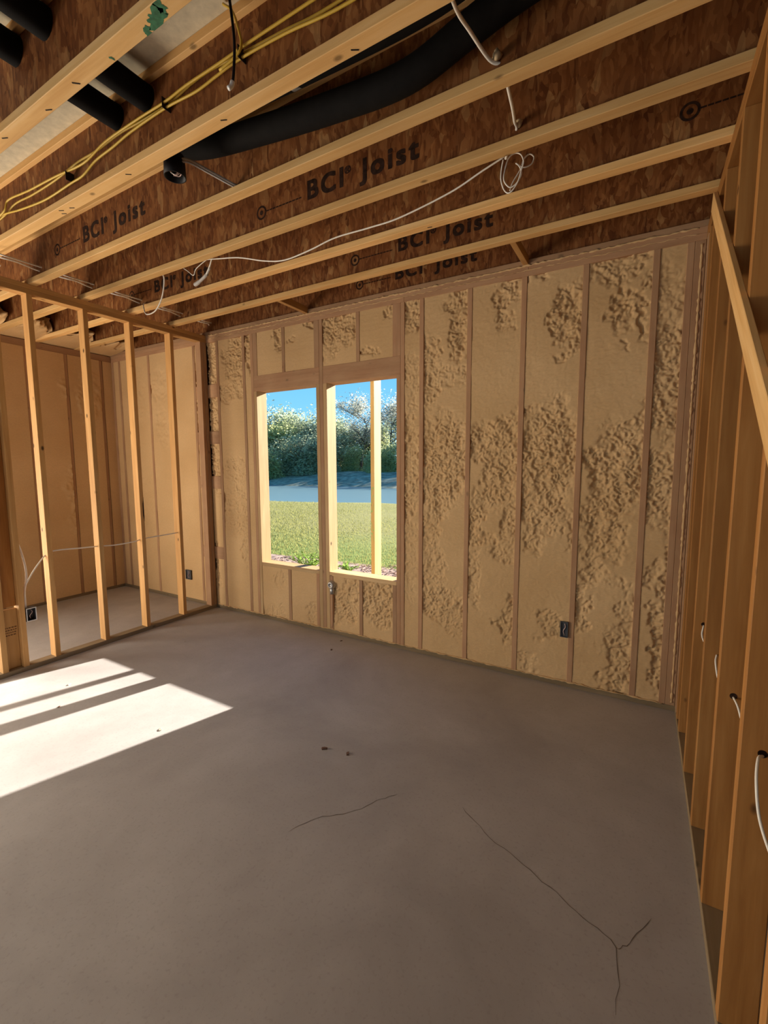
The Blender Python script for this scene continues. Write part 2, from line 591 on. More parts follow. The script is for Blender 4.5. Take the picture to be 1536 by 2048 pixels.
# ------------------------------------------------------------------ SETTING: window wall (y = 0), exterior at y = 0.14
wall_back = empty('wall_back', (0, 0, 0), 'foam-filled stud wall with two open window holes and pink-tan studs', 'wall', kind='structure')
X0, X1 = XO - 0.14, 7.2
board('sole_plate', (XO, 0, 0), (W + 0.089, D6, T), 'plate_dirty', wall_back)
board('top_plate', (XO, 0, ZP), (2.45, D6, ZP + T - .0005), 'lumber_wall', wall_back)
board('top_plate', (2.451, 0, ZP), (W + 0.2, D6, ZP + T - .0005), 'lumber_wall', wall_back)
board('top_plate', (XO, 0, ZP + T), (3.45, D6, ZJ), 'lumber_wall', wall_back)
board('top_plate', (3.451, 0, ZP + T), (W + 0.2, D6, ZJ), 'lumber_wall', wall_back)
BS = [-1.07, -0.66, -0.225, 0.165, 0.565] + [2.6125 + i * S for i in range(5)]   # ordinary full-height studs
for x in BS:
    board('stud', (x - T / 2, 0, T), (x + T / 2, D6, ZP), 'lumber_wall', wall_back)
for a, b_ in ((XO + 0.0, XO + 0.05), (XO + 0.16, XO + 0.20), (W - 0.095, W - 0.057), (W - 0.056, W - 0.001)):
    board('stud', (a, 0, T), (b_, D6, ZP), 'lumber_wall', wall_back)
# window framing: kings, jacks, headers, sills, cripples
WZ0, WZ1 = 0.615, 2.405
HZ = 2.56
A0, A1, B0, B1 = 0.741, 1.515, 1.640, 2.380
for a, b_ in ((0.665, 0.7025), (1.5565, 1.598), (2.4185, 2.456)):
    board('king_stud', (a, 0, T), (b_, D6, ZP), 'lumber_wall', wall_back)
w1 = empty('window_1', (A0, 0, WZ0), 'left window opening in the foam wall, without glass, framed in bare lumber', 'window', kind='structure')
w2 = empty('window_2', (B0, 0, WZ0), 'right window opening in the foam wall, with an outside post crossing it', 'window', kind='structure')
for w, a, b_, p, q in ((w1, A0, A1, 0.703, 1.556), (w2, B0, B1, 1.5985, 2.418)):
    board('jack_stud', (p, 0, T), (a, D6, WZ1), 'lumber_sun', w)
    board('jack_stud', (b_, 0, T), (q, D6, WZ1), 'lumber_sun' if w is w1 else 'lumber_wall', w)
    board('header', (p, 0, WZ1), (q, T, HZ), 'lumber_wall', w)
    board('header', (p, T + 0.001, WZ1), (q, D6, HZ), 'lumber_wall', w)
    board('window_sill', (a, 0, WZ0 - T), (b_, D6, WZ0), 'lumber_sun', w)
    # cripples
    mid = 1.127 if w is w1 else 2.0
    cm = 1.115 if w is w1 else 1.99
    board('cripple_stud', (mid - T / 2, 0, T), (mid + T / 2, D6, WZ0 - T), 'lumber_wall', w)
    board('cripple_stud', (cm - T / 2, 0, HZ), (cm + T / 2, D6, ZP), 'lumber_wall', w)
board('cripple_stud', (1.4765, 0, T), (1.5145, D6, WZ0 - T), 'lumber_wall', w1)
board('cripple_stud', (0.703, 0, HZ), (0.760, D6, ZP), 'lumber_wall', w1)
board('cripple_stud', (1.498, 0, HZ), (1.556, D6, ZP), 'lumber_wall', w1)
board('cripple_stud', (1.641, 0, T), (1.680, D6, WZ0 - T), 'lumber_wall', w2)
board('cripple_stud', (2.340, 0, T), (2.3795, D6, WZ0 - T), 'lumber_wall', w2)
board('cripple_stud', (2.342, 0, HZ), (2.418, D6, ZP), 'lumber_wall', w2)
# ladder blocking that backs the partition end
for z in (0.65, 1.455, 1.955, 2.465):
    board('blocking', (-0.206, 0.001, z - 0.07), (0.146, T, z + 0.07), 'lumber_wall', wall_back)
# outside sheathing around the two openings
for lo, hi in (((X0, D6, -0.1), (0.72, 0.152, 3.42)), ((2.40, D6, -0.1), (X1, 0.152, 3.42)),
               ((0.72, D6, -0.1), (2.40, 0.152, 0.60)), ((0.72, D6, 2.42), (2.40, 0.152, 3.42)),
               ((1.53, D6, 0.60), (1.625, 0.152, 2.42))):
    board('sheathing', lo, hi, 'sheathing', wall_back, axis='z', bev=0)

ROUGH = {
'A': [(2.54, 2.9, 0.08, 0.13, 0.9), (2.53, 2.34, 0.07, 0.24, 0.5), (2.51, 1.61, 0.07, 0.53, 0.7), (2.52, 0.87, 0.06, 0.44, 0.35)],
'B': [(2.92, 2.75, 0.08, 0.28, 1), (2.7, 2.4, 0.07, 0.27, 0.8), (2.85, 2.34, 0.18, 0.07, 0.6), (2.83, 1.69, 0.2, 0.34, 1), (2.78, 1.39, 0.15, 0.18, 0.9), (2.72, 1.18, 0.07, 0.25, 0.6), (2.74, 0.73, 0.08, 0.23, 0.6), (2.84, 0.47, 0.21, 0.13, 0.8), (2.96, 0.3, 0.08, 0.1, 0.5), (2.66, 2.01, 0.04, 0.3, 0.5)],
'C': [(3.29, 2.81, 0.05, 0.17, 1), (3.36, 2.92, 0.05, 0.1, 0.9), (3.22, 1.85, 0.2, 0.15, 0.9), (3.26, 1.59, 0.11, 0.28, 0.9), (3.37, 1.54, 0.05, 0.52, 0.8), (3.09, 1.19, 0.05, 0.12, 0.9), (3.16, 1.05, 0.14, 0.06, 0.7), (3.33, 0.95, 0.11, 0.05, 0.7), (3.1, 0.73, 0.04, 0.22, 0.5), (3.37, 0.43, 0.06, 0.18, 0.7), (3.19, 1.38, 0.11, 0.1, 0.6)],
'D': [(3.5, 2.99, 0.07, 0.04, 0.8), (3.7, 2.68, 0.06, 0.21, 1), (3.79, 2.61, 0.03, 0.24, 0.9), (3.67, 2.39, 0.04, 0.03, 0.8), (3.64, 1.75, 0.19, 0.34, 1), (3.59, 1.36, 0.16, 0.22, 0.9), (3.55, 1.1, 0.07, 0.11, 0.7), (3.68, 0.45, 0.09, 0.09, 0.7), (3.5, 2.04, 0.07, 0.07, 0.7), (3.8, 1.18, 0.03, 0.18, 0.5), (3.51, 0.12, 0.05, 0.08, 0.5)],
'E': [(4.04, 2.93, 0.18, 0.08, 0.8), (4.07, 2.68, 0.06, 0.13, 1), (4.2, 2.62, 0.02, 0.18, 0.8), (4.07, 2.43, 0.01, 0.03, 0.8), (4.08, 1.63, 0.2, 0.25, 1), (4.02, 1.31, 0.14, 0.19, 0.9), (4.02, 1.11, 0.13, 0.14, 0.7), (3.96, 0.87, 0.07, 0.09, 0.7), (4.11, 0.82, 0.07, 0.05, 0.6), (3.9, 0.6, 0.05, 0.16, 0.8), (4.14, 0.25, 0.09, 0.23, 0.8), (4.19, 0.61, 0.04, 0.14, 0.6), (4.2, 1.9, 0.03, 0.14, 0.7)],
'F': [(4.34, 2.67, 0.09, 0.22, 0.5), (4.36, 2.2, 0.11, 0.38, 0.9), (4.35, 1.53, 0.11, 0.24, 0.9), (4.37, 1.3, 0.08, 0.11, 0.6), (4.44, 0.98, 0.03, 0.24, 0.8), (4.37, 0.51, 0.04, 0.34, 0.9), (4.44, 0.45, 0.03, 0.3, 0.8), (4.32, 0.93, 0.03, 0.1, 0.5)],
'W1': [(0.11, 2.84, 0.07, 0.23, 0.9), (0.13, 1.9, 0.07, 0.4, 0.7), (0.13, 1.5, 0.06, 0.16, 0.8)],
'W2': [(0.43, 2.78, 0.16, 0.2, 1), (0.49, 2.53, 0.08, 0.15, 0.8), (0.3, 2.43, 0.07, 0.11, 0.7), (0.4, 1.6, 0.17, 0.12, 0.6), (0.38, 1.2, 0.19, 0.3, 0.55), (0.53, 0.91, 0.07, 0.4, 0.6)],
'W3': [(0.63, 2.85, 0.04, 0.23, 0.9)],
'T1': [(1.05, 2.89, 0.06, 0.1, 0.9)],
'T2': [(1.19, 2.87, 0.05, 0.03, 0.6), (1.46, 2.97, 0.04, 0.05, 0.9)],
'T3': [(1.79, 2.9, 0.18, 0.17, 1), (1.71, 2.75, 0.1, 0.13, 0.7)],
'T4': [(2.1, 2.63, 0.07, 0.04, 0.8), (2.32, 2.95, 0.03, 0.04, 0.7)],
'S1': [(0.87, 0.06, 0.16, 0.1, 0.4), (1.01, 0.47, 0.1, 0.06, 0.4)],
'S2': [(1.41, 0.15, 0.05, 0.11, 0.5)],
'S3': [(1.81, 0.31, 0.17, 0.2, 0.9), (1.9, 0.5, 0.08, 0.11, 0.7)],
'S4': [(2.18, 0.4, 0.15, 0.22, 1), (2.25, 0.55, 0.07, 0.1, 0.9)],
'L1': [(-1.35, 2.5, 0.15, 0.4, 0.5), (-1.3, 1.2, 0.2, 0.5, 0.4)],
'L2': [(-0.9, 2.6, 0.15, 0.2, 0.5), (-0.85, 2.1, 0.1, 0.25, 0.6)],
'L3': [(-0.5, 1.0, 0.1, 0.3, 0.2)],
}
h = T / 2
top = ZP
bays = [('A', 2.456, BS[5] - h, T, top), ('B', BS[5] + h, BS[6] - h, T, top), ('C', BS[6] + h, BS[7] - h, T, top),
        ('D', BS[7] + h, BS[8] - h, T, top), ('E', BS[8] + h, BS[9] - h, T, top), ('F', BS[9] + h, W - 0.095, T, top),
        ('W2', 0.165 + h, 0.565 - h, T, top), ('W3', 0.565 + h, 0.665, T, top),
        ('T1', 0.76, 1.115 - h, HZ, top), ('T2', 1.115 + h, 1.498, HZ, top), ('T3', 1.598, 1.99 - h, HZ, top), ('T4', 1.99 + h, 2.342, HZ, top),
        ('S1', 0.741, 1.127 - h, T, WZ0 - T), ('S2', 1.127 + h, 1.4765, T, WZ0 - T), ('S3', 1.68, 2.0 - h, T, WZ0 - T), ('S4', 2.0 + h, 2.34, T, WZ0 - T),
        ('L1', XO + 0.20, BS[0] - h, T, top), ('L2', BS[0] + h, BS[1] - h, T, top), ('L3', BS[1] + h, BS[2] - h, T, top)]
for i, (k, a, b_, z0, z1) in enumerate(bays):
    foam_panel('foam_panel', a, b_, z0, z1, ROUGH[k], wall_back, 100 + 17 * i, allrough=0.10 if k in 'ABCDEF' else 0.04, step=0.0065 if a > -0.1 else 0.014)
zs = [T, 0.58, 0.72, 1.385, 1.525, 1.885, 2.025, 2.395, 2.535, top]
for i in range(0, 10, 2):
    r = ROUGH['W1'] + ([(0.06, (zs[i] + zs[i + 1]) / 2, 0.09, 0.6, 0.9)] if i > 3 else [(0.03, 0.5, 0.03, 0.3, .5)])
    foam_panel('foam_panel', 0.0, 0.146, zs[i], zs[i + 1], r, wall_back, 900 + i)
    foam_panel('foam_panel', -0.206, -0.089, zs[i], zs[i + 1], [(-0.15, 2.4, .06, .6, .5)], wall_back, 950 + i, step=0.012)
foam_panel('foam_panel', XO + 0.05, XO + 0.16, T, top, [], wall_back, 990, step=0.014)

# ------------------------------------------------------------------ SETTING: outer wall beyond the partition (x = XO)
wall_left = empty('wall_outer', (XO, 0, 0), 'outer foam-filled wall seen beyond the open left partition', 'wall', kind='structure')
YE = -7.6
board('sole_plate', (XO - D6, YE, 0), (XO, 0, T), 'plate_dirty', wall_left)
board('top_plate', (XO - D6, YE, ZP), (XO, -0.001, ZJ), 'lumber_wall', wall_left)
ys = [-0.131 - i * S for i in range(7)]
for y in ys:
    board('stud', (XO - D6, y - h, T), (XO, y + h, ZP), 'lumber_wall', wall_left)
LR = [[(0.3, 2.5, .1, .3, .4)], [(0.33, 2.6, 0.2, 0.4, 0.7), (0.4, 1.3, .2, .6, .5)], [(0.75, 2.7, 0.12, 0.35, 0.8), (.7, 1.7, .15, .5, .5)],
      [(1.15, 2.5, 0.15, 0.5, 0.7), (1.2, 1.2, .2, .5, .4)], [(1.55, 2.5, 0.15, 0.5, 0.8)], [(1.95, 2.0, .2, .8, .4)]]
for i in range(6):
    # local x runs towards -y after the quarter turn, local y into the wall (-x)
    foam_panel('foam_panel', -(ys[i] - h), -(ys[i + 1] + h), T, ZP, LR[i], wall_left, 300 + 13 * i, origin=(XO, 0, 0), rotz=math.radians(-90) + 0.0, step=0.014)
foam_panel('foam_panel', 0.0, -(ys[0] + h), T, ZP, [], wall_left, 290, origin=(XO, 0, 0), rotz=math.radians(-90), step=0.014)
for lo, hi in (((YE, -5.2), (-0.1, 3.42)), ((-2.32, 0.14), (-0.1, 3.42)), ((-5.2, -2.32), (-0.1, 0.08)), ((-5.2, -2.32), (1.85, 3.42))):  # the gap is an invented opening for the left fill lamp
    board('sheathing', (XO - 0.152, lo[0], hi[0]), (XO - D6, lo[1], hi[1]), 'sheathing', wall_left, axis='z', bev=0)

# ------------------------------------------------------------------ SETTING: open left partition (face x = 0)
part_l = empty('wall_left', (0, 0, 0), 'open partition of bare honey-coloured studs on the left', 'wall', kind='structure')
board('sole_plate', (-D4, -2.14, 0), (0, -0.001, T), 'plate_dusty', part_l)
board('top_plate', (-D4, -2.30, ZP), (0, -0.0005, ZP + T - .0005), 'lumber', part_l)
board('top_plate', (-D4, -2.30, ZP + T), (0, -0.0005, ZJ), 'lumber', part_l)
for y in (-0.42, -0.835, -1.235, -1.642, -1.868, -2.005):
    board('stud', (-D4, y - h, T), (0, y + h, ZP), 'lumber', part_l)
board('stud', (-D4, -T - 0.001, T), (0, -0.001, ZP), 'lumber_wall', part_l)
board('stud', (-D4, -0.0775, T), (-0.004, -0.0395, ZP), 'lumber_wall', part_l)
# flat backing stud between the last pair, and the crossing closet wall behind it
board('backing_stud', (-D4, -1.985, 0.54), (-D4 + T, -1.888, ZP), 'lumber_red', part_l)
board('backing_block', (-D4 + 0.004, -1.985, T), (-D4 + T + 0.004, -1.888, 0.52), 'lumber', part_l)

# bark pocket on the third stud from the back corner
vs, fs = [], []
rg = random.Random(4)
for k in range(9):
    t = k / 8
    w_ = 0.013 * math.sin(math.pi * min(1, t * 1.05 + .02)) * rg.uniform(.7, 1.2) + 0.001
    vs += [(0.0007, -0.8165 - w_ * 1.2, 1.10 + 0.24 * t), (0.0007, -0.8165, 1.10 + 0.24 * t)]
for k in range(8):
    fs.append((2 * k, 2 * k + 1, 2 * k + 3, 2 * k + 2))
link('bark_pocket', mesh_from('bark_pocket', vs, fs, M['ink']), part_l)
# crusty beads of foam along the plate joint and down the right corner
def bead(pts_fn, n, r, seed):
    rg = random.Random(seed)
    path = [Vector(pts_fn(i / n)) + Vector((0, rg.uniform(-.003, .002), rg.uniform(-.004, .004))) for i in range(n + 1)]
    rr = [r * rg.uniform(0.25, 1.3) for _ in range(n + 1)]
    o0 = path[0].copy()
    v, f = tube_geo([q - o0 for q in path], rr, 6)
    link('foam_bead', mesh_from('foam_bead', v, f, M['foam'], True), wall_back, o0)


bead(lambda t: (0.05 + 4.4 * t, 0.001, ZJ - 0.004), 260, 0.0075, 1)
bead(lambda t: (0.05 + 4.4 * t, 0.001, ZP + T + 0.001), 200, 0.0035, 2)
bead(lambda t: (W - 0.022, 0.0, 0.06 + 2.9 * t), 160, 0.008, 3)
bead(lambda t: (0.02 + 4.4 * t, 0.0, 0.040), 200, 0.006, 5)

# ------------------------------------------------------------------ SETTING: right partition (face x = W)
part_r = empty('wall_right', (W, 0, 0), 'open right partition of amber studs seen edge-on', 'wall', kind='structure')
board('sole_plate', (W, YE, 0), (W + D4, -0.001, T), 'plate_dirty', part_r)
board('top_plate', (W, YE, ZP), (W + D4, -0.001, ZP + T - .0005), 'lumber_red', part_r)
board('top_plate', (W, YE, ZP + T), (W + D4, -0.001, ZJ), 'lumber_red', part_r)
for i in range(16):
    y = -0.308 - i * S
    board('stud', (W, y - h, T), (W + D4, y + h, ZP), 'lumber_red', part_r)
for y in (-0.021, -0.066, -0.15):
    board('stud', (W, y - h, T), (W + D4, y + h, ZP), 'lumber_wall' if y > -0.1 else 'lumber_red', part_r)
# grade stamps: small dark smudges of print on two studs
for (x, y, z) in ((W + 0.02, -1.12 - h - 0.0006, 1.86),):
    vs, fs = [], []
    for r in range(3):
        xx = x
        while xx < x + 0.05:
            w_ = random.uniform(0.003, 0.008); hh = random.uniform(0.006, 0.012)
            b0 = len(vs); zz = z - r * 0.026
            vs += [(xx, y, zz), (xx + w_, y, zz), (xx + w_, y, zz + hh), (xx, y, zz + hh)]
            fs.append((b0, b0 + 1, b0 + 2, b0 + 3)); xx += w_ + 0.003
    link('grade_stamp', mesh_from('grade_stamp', vs, fs, M['stamp']), part_r)
vs, fs = [], []
for r in range(4):
    yy = -1.975
    while yy < -1.905:
        w_ = random.uniform(0.006, 0.016); b0 = len(vs); zz = 0.37 - r * 0.020
        xx = -D4 + T + 0.0046
        vs += [(xx, yy, zz), (xx, yy + w_, zz), (xx, yy + w_, zz + 0.009), (xx, yy, zz + 0.009)]
        fs.append((b0, b0 + 1, b0 + 2, b0 + 3)); yy += w_ + 0.004
link('grade_stamp', mesh_from('grade_stamp', vs, fs, M['stamp']), part_l)

# ------------------------------------------------------------------ SETTING: subfloor overhead, rear and far walls
ceiling = empty('ceiling', (0, 0, ZS), 'pale grey-beige subfloor sheets lying on the joists', 'ceiling', kind='structure')
for i, (a, b_) in enumerate(((X0, 0.4), (0.403, 2.84), (2.843, 5.28), (5.283, X1))):
    for j in range(7):
        board('subfloor_sheet', (a, -8.0 + j * 1.166, ZS), (b_, -8.0 + (j + 1) * 1.166 - 0.003, ZS + 0.019), 'subfloor', ceiling, axis='x', bev=0)
board('roof_deck', (X0 - .05, -8.05, ZS + 0.020), (X1 + .05, 0.2, ZS + 0.10), 'sheathing', ceiling, axis='x', bev=0)
wall_rear = empty('wall_rear', (0, YE, 0), 'rear wall behind the viewer with a wide opening added for fill light', 'wall', kind='structure')  # its opening is invented, to hold the added rear lamp
for lo, hi in (((X0, YE - 0.15, -0.1), (-1.3, YE, ZS)), ((4.5, YE - 0.15, -0.1), (X1, YE, ZS)), ((-1.3, YE - 0.15, 2.45), (4.5, YE, ZS))):
    board('wall_sheet', lo, hi, 'sheathing', wall_rear, axis='z', bev=0)
wall_far = board('wall_far_right', (X1 - .05, YE, -0.1), (X1, 0.14, ZS), 'sheathing', None, axis='z', bev=0)
props(wall_far, 'board wall of the next room seen through the right partition', 'wall', kind='structure')

# ------------------------------------------------------------------ ceiling joists (wood I-joists running along x)
JY = [0.031, -0.402, -0.823, -1.235, -1.611, -2.010, -2.414, -2.820]
FW, FH = 0.058, 0.038
JL = ['wood I-joist lying on top of the window wall plates',
      'wood I-joist with faint print, first one out from the window wall',
      'wood I-joist with small black print at its left end, second out from the window wall',
      'wood I-joist with the largest black print, third out from the window wall',
      'wood I-joist with black print beside the round ceiling box, fourth from the window wall',
      'wood I-joist carrying the yellow cables, fifth out from the window wall',
      'wood I-joist with a green paint splotch, sixth out from the window wall',
      'wood I-joist at the top left corner, seventh from the window wall, just in view']
JO = []
for i, y in enumerate(JY):
    lab = JL[i]
    j = empty('ceiling_joist', (XO, y, ZJ), lab, 'joist', 'I-joists overhead')
    xa, xb = XO - 0.10, X1 - 0.06
    if i == 0:
        xa = X0 + 0.02
    board('bottom_flange', (xa, y - FW / 2, ZJ), (xb, y + FW / 2, ZJ + FH), 'flange' if i else 'lumber_wall', j)
    board('top_flange', (xa, y - FW / 2, ZS - FH), (xb, y + FW / 2, ZS), 'flange', j)
    JO.append((j, board('web', (xa, y - 0.005, ZJ + FH), (xb, y + 0.005, ZS - FH), 'osb', j, bev=0)))


def lettering(i, xc, zc, x_b, x_t, z_base, cap, body='BCI\u00ae Joist'):
    """ink print on the near face of web i: a ringed mark, a dashed rule and the words"""
    j, web = JO[i]
    y = JY[i] - 0.005 - 0.0007
    sz = cap / 0.70
    bmt = bmesh.new()
    cur = 0.0
    for word, sc, dz, gap in (('BCI', 1.0, 0.0, 0.10), ('\u00ae', 0.36, 0.40, 0.42), ('Joist', 1.0, 0.0, 0.0)):
        tm = text_mesh(word, sz * sc, bold=0.0, spacing=1.25)
        xs = [v.co.x for v in tm.vertices]
        for v in tm.vertices:
            v.co.x += cur - min(xs); v.co.y += dz * sz
        for ox, oy in [(a * 0.0052 * (1 if sc == 1 else .35), b_ * 0.0042 * (1 if sc == 1 else .35)) for a in (-1, 0, 1) for b_ in (-1, 0, 1)]:
            for v in tm.vertices:
                v.co.x += ox; v.co.y += oy; v.co.z += 0.00002
            bmt.from_mesh(tm)
            for v in tm.vertices:
                v.co.x -= ox; v.co.y -= oy
        cur += max(xs) - min(xs) + gap * sz
        bpy.data.meshes.remove(tm)
    me = bpy.data.meshes.new('lettering'); bmt.to_mesh(me); bmt.free()
    me.materials.append(M['ink'])
    xs = [v.co.x for v in me.vertices]
    k = (x_t - x_b) / max(xs)
    for v in me.vertices:
        v.co.x *= k
    me.transform(Matrix.Rotation(math.radians(90), 4, 'X'))
    o = bpy.data.objects.new('lettering', me); COL.objects.link(o)
    o.parent = web
    o.matrix_parent_inverse = (Matrix.Translation(world_loc(web)) @ web.rotation_euler.to_matrix().to_4x4()).inverted()
    o.location = (x_b, y, z_base)
    vs, fs = [], []
    r1, r2 = cap * 0.42, cap * 0.30
    for ra, rb in ((r1, r2), (cap * 0.14, 0.0)):
        b0 = len(vs)
        for a in range(20):
            t = 2 * math.pi * a / 20
            vs += [(xc + ra * math.cos(t), y, zc + ra * math.sin(t)), (xc + rb * math.cos(t), y, zc + rb * math.sin(t))]
        for a in range(20):
            n_ = (a + 1) % 20
            fs.append((b0 + 2 * a, b0 + 2 * n_, b0 + 2 * n_ + 1, b0 + 2 * a + 1))
    x = xc + r1
    while x < x_b - 0.05:
        b0 = len(vs)
        L = min(0.022, x_b - 0.05 - x)
        vs += [(x, y, zc - .004), (x + L, y, zc - .004), (x + L, y, zc + .004), (x, y, zc + .004)]
        fs.append((b0, b0 + 1, b0 + 2, b0 + 3)); x += 0.026
    m2 = mesh_from('print_mark', vs, fs, M['ink'])
    o2 = bpy.data.objects.new('print_mark', m2); COL.objects.link(o2)
    o2.parent = web; o2.matrix_parent_inverse = o.matrix_parent_inverse.copy()


lettering(3, 2.10, 3.203, 2.47, 3.18, 3.178, 0.098)
lettering(4, 0.425, 3.225, 0.79, 1.50, 3.190, 0.098)
lettering(2, 0.03, 3.222, 0.38, 1.09, 3.185, 0.095)
lettering(1, 2.24, 3.205, 2.62, 3.31, 3.185, 0.098)
lettering(0, 2.0, 3.215, 2.36, 3.06, 3.190, 0.095)
lettering(2, 4.33, 3.225, 4.62, 5.32, 3.19, 0.095)

# dark staples and the green splotch on the flanges
def flange_part(i, name, me, loc, rotz=0):
    o = link(name, me, JO[i][0], loc, (0, 0, rotz))
    return o


for i, x, y, a in ((5, 1.35, -2.018, .5), (5, 1.43, -2.002, .5), (5, 1.98, -2.01, .6), (5, 2.66, -2.012, .4), (6, 1.76, -2.42, .4), (6, 2.33, -2.41, .7), (6, 2.1, -2.40, .4),
                  (5, 1.33, -1.995, .5), (2, 3.05, -.82, .2), (5, 3.3, -2.0, .5)):
    flange_part(i, 'staple', box_mesh(0.028, 0.0045, 0.003, M['staple'], 0.0008), (x, y, ZJ - 0.0008), a)


def blot(name, cx, cy, z, r, seed, mat, n=26):
    rng = random.Random(seed)
    vs, fs = [(cx, cy, z)], []
    for k in range(n):
        t = 2 * math.pi * k / n
        rr = r * rng.uniform(0.6, 1.15) * (1 + 0.4 * math.cos(t * 2 + seed))
        vs.append((cx + rr * math.cos(t) * 1.2, max(JY[6] - FW / 2 + .001, min(JY[6] + FW / 2 - .001, cy + rr * math.sin(t))), z))
    for k in range(n):
        fs.append((0, 1 + (k + 1) % n, 1 + k))
    return mesh_from(name, vs, fs, mat)


for cx, cy, r, s in ((2.815, -2.407, 0.036, 1), (2.75, -2.398, 0.016, 2), (2.86, -2.425, 0.020, 3), (2.55, -2.40, 0.007, 4)):
    link('paint_splotch', blot('paint_splotch', cx, cy, ZJ - 0.0007, r, s, M['green']), JO[6][0])

# short squash blocks between the first joist and the wall joist
for k, x in enumerate((1.415, 3.43)):
    bl = board('squash_block', (x - T / 2, JY[1] + FW / 2 + .001, ZJ + 0.002), (x + T / 2, JY[0] - FW / 2 - .001, ZJ + 0.062), 'lumber', None)
    props(bl, ('short wooden block above the left window opening, between joist and window wall',
               'short wooden block above the solid foam bays, between joist and window wall')[k], 'block')

# foam lumps packed on the rim between the joists above the outer wall
rim = wall_left
for i in range(6):
    ya, yb = JY[i] - FW / 2 - 0.003, JY[i + 1] + FW / 2 + 0.003
    nx_, nz_ = 30, 28
    vs, fs = [], []
    rng = np.random.RandomState(500 + i)
    for a in range(nx_ + 1):
        for c in range(nz_ + 1):
            fa, fc = a / nx_, c / nz_
            y = ya + (yb - ya) * fa
            nn = float(fbm(np.array([a / 5.0]), np.array([c / 4.0]), 600 + 7 * i, 3)[0])
            if fc < 0.35:
                z = ZJ + 0.006 + 0.06 * fc / 0.35 * (0.5 + nn)
                bu = math.sin(math.pi / 2 * fc / 0.35)
            else:
                z = ZJ + 0.066 + (ZS - 0.006 - ZJ - 0.066) * (fc - 0.35) / 0.65
                bu = math.cos(math.pi / 2 * (fc - 0.35) / 0.65) ** 0.8
            if fa in (0.0, 1.0): nn = 0.5
            vs.append((XO - 0.02 + bu * (0.22 + 0.50 * nn), y, z))
    for a in range(nx_):
        for c in range(nz_):
            q = a * (nz_ + 1) + c
            fs.append((q, q + nz_ + 1, q + nz_ + 2, q + 1))
    link('rim_foam', mesh_from('rim_foam', vs, fs, M['foam'], True), rim)

# ------------------------------------------------------------------ diagonal brace on the right wall
bdir = Vector((0, -1, -0.775)).normalized()
p0, p1 = Vector((W - 0.0105, -0.40, 3.005)), Vector((W - 0.0105, -2.95, 3.005 - 0.775 * 2.55))
L = (p1 - p0).length
br = link('diagonal_brace', box_mesh(0.019, 0.089, L, M['flange'], 0.002), None, (p0 + p1) / 2, (math.atan2(bdir.z, bdir.y) * 0, 0, 0))
br.rotation_euler = bdir.to_track_quat('Z', 'X').to_euler()
# keep the thin side against the studs
_q = Matrix((Vector((1, 0, 0)), bdir.cross(Vector((1, 0, 0))), bdir)).transposed()
br.rotation_euler = _q.to_euler()
props(br, 'pale diagonal brace board nailed across the right wall studs', 'board')

# ------------------------------------------------------------------ ducts / insulated lines
dr = 0.055
da = tube('insulated_pipe', [(2.165, -7.2, 3.325), (2.165, -4, 3.325), (2.165, -2.5, 3.325), (2.165, -2.02, 3.325), (2.20, -1.93, 3.316), (2.32, -1.87, 3.30), (2.6, -1.855, 3.272), (3.1, -1.855, 3.240), (3.5, -1.855, 3.232), (3.8, -1.86, 3.27), (4.2, -1.86, 3.32), (4.7, -1.86, 3.33), (5.6, -1.86, 3.33)], dr, 'black', None, 8, 16)
props(da, 'black insulated pipe, upper of the two, bending along beside the yellow-cable joist', 'pipe')
db = tube('insulated_pipe', [(1.925, -7.2, 3.33), (1.925, -4, 3.33), (1.925, -2.5, 3.33), (1.925, -2.05, 3.33), (1.945, -1.90, 3.325), (2.03, -1.775, 3.308), (2.2, -1.725, 3.278), (2.55, -1.72, 3.225), (3.0, -1.72, 3.168), (3.35, -1.715, 3.148), (3.6, -1.715, 3.205), (3.8, -1.715, 3.25), (4.1, -1.715, 3.285), (4.6, -1.715, 3.30), (5.6, -1.715, 3.29)], dr, 'black', None, 8, 16)
props(db, 'black insulated pipe, lower and sagging one of the two', 'pipe')
for o, x, y, z in ((da, 2.90, -1.855, 3.252), (db, 2.84, -1.72, 3.189)):
    vs, fs = [], []
    for a in range(9):
        t = math.radians(-110 + 60 * a / 8)
        for dx in (-0.02, 0.02):
            vs.append((x + dx, y + 0.0562 * math.cos(t), z + 0.0562 * math.sin(t) - 0.12 * dx * (1 if o is db else .3)))
    for a in range(8):
        fs.append((2 * a, 2 * a + 1, 2 * a + 3, 2 * a + 2))
    link('tape_tag', mesh_from('tape_tag', vs, fs, M['tape']), o)

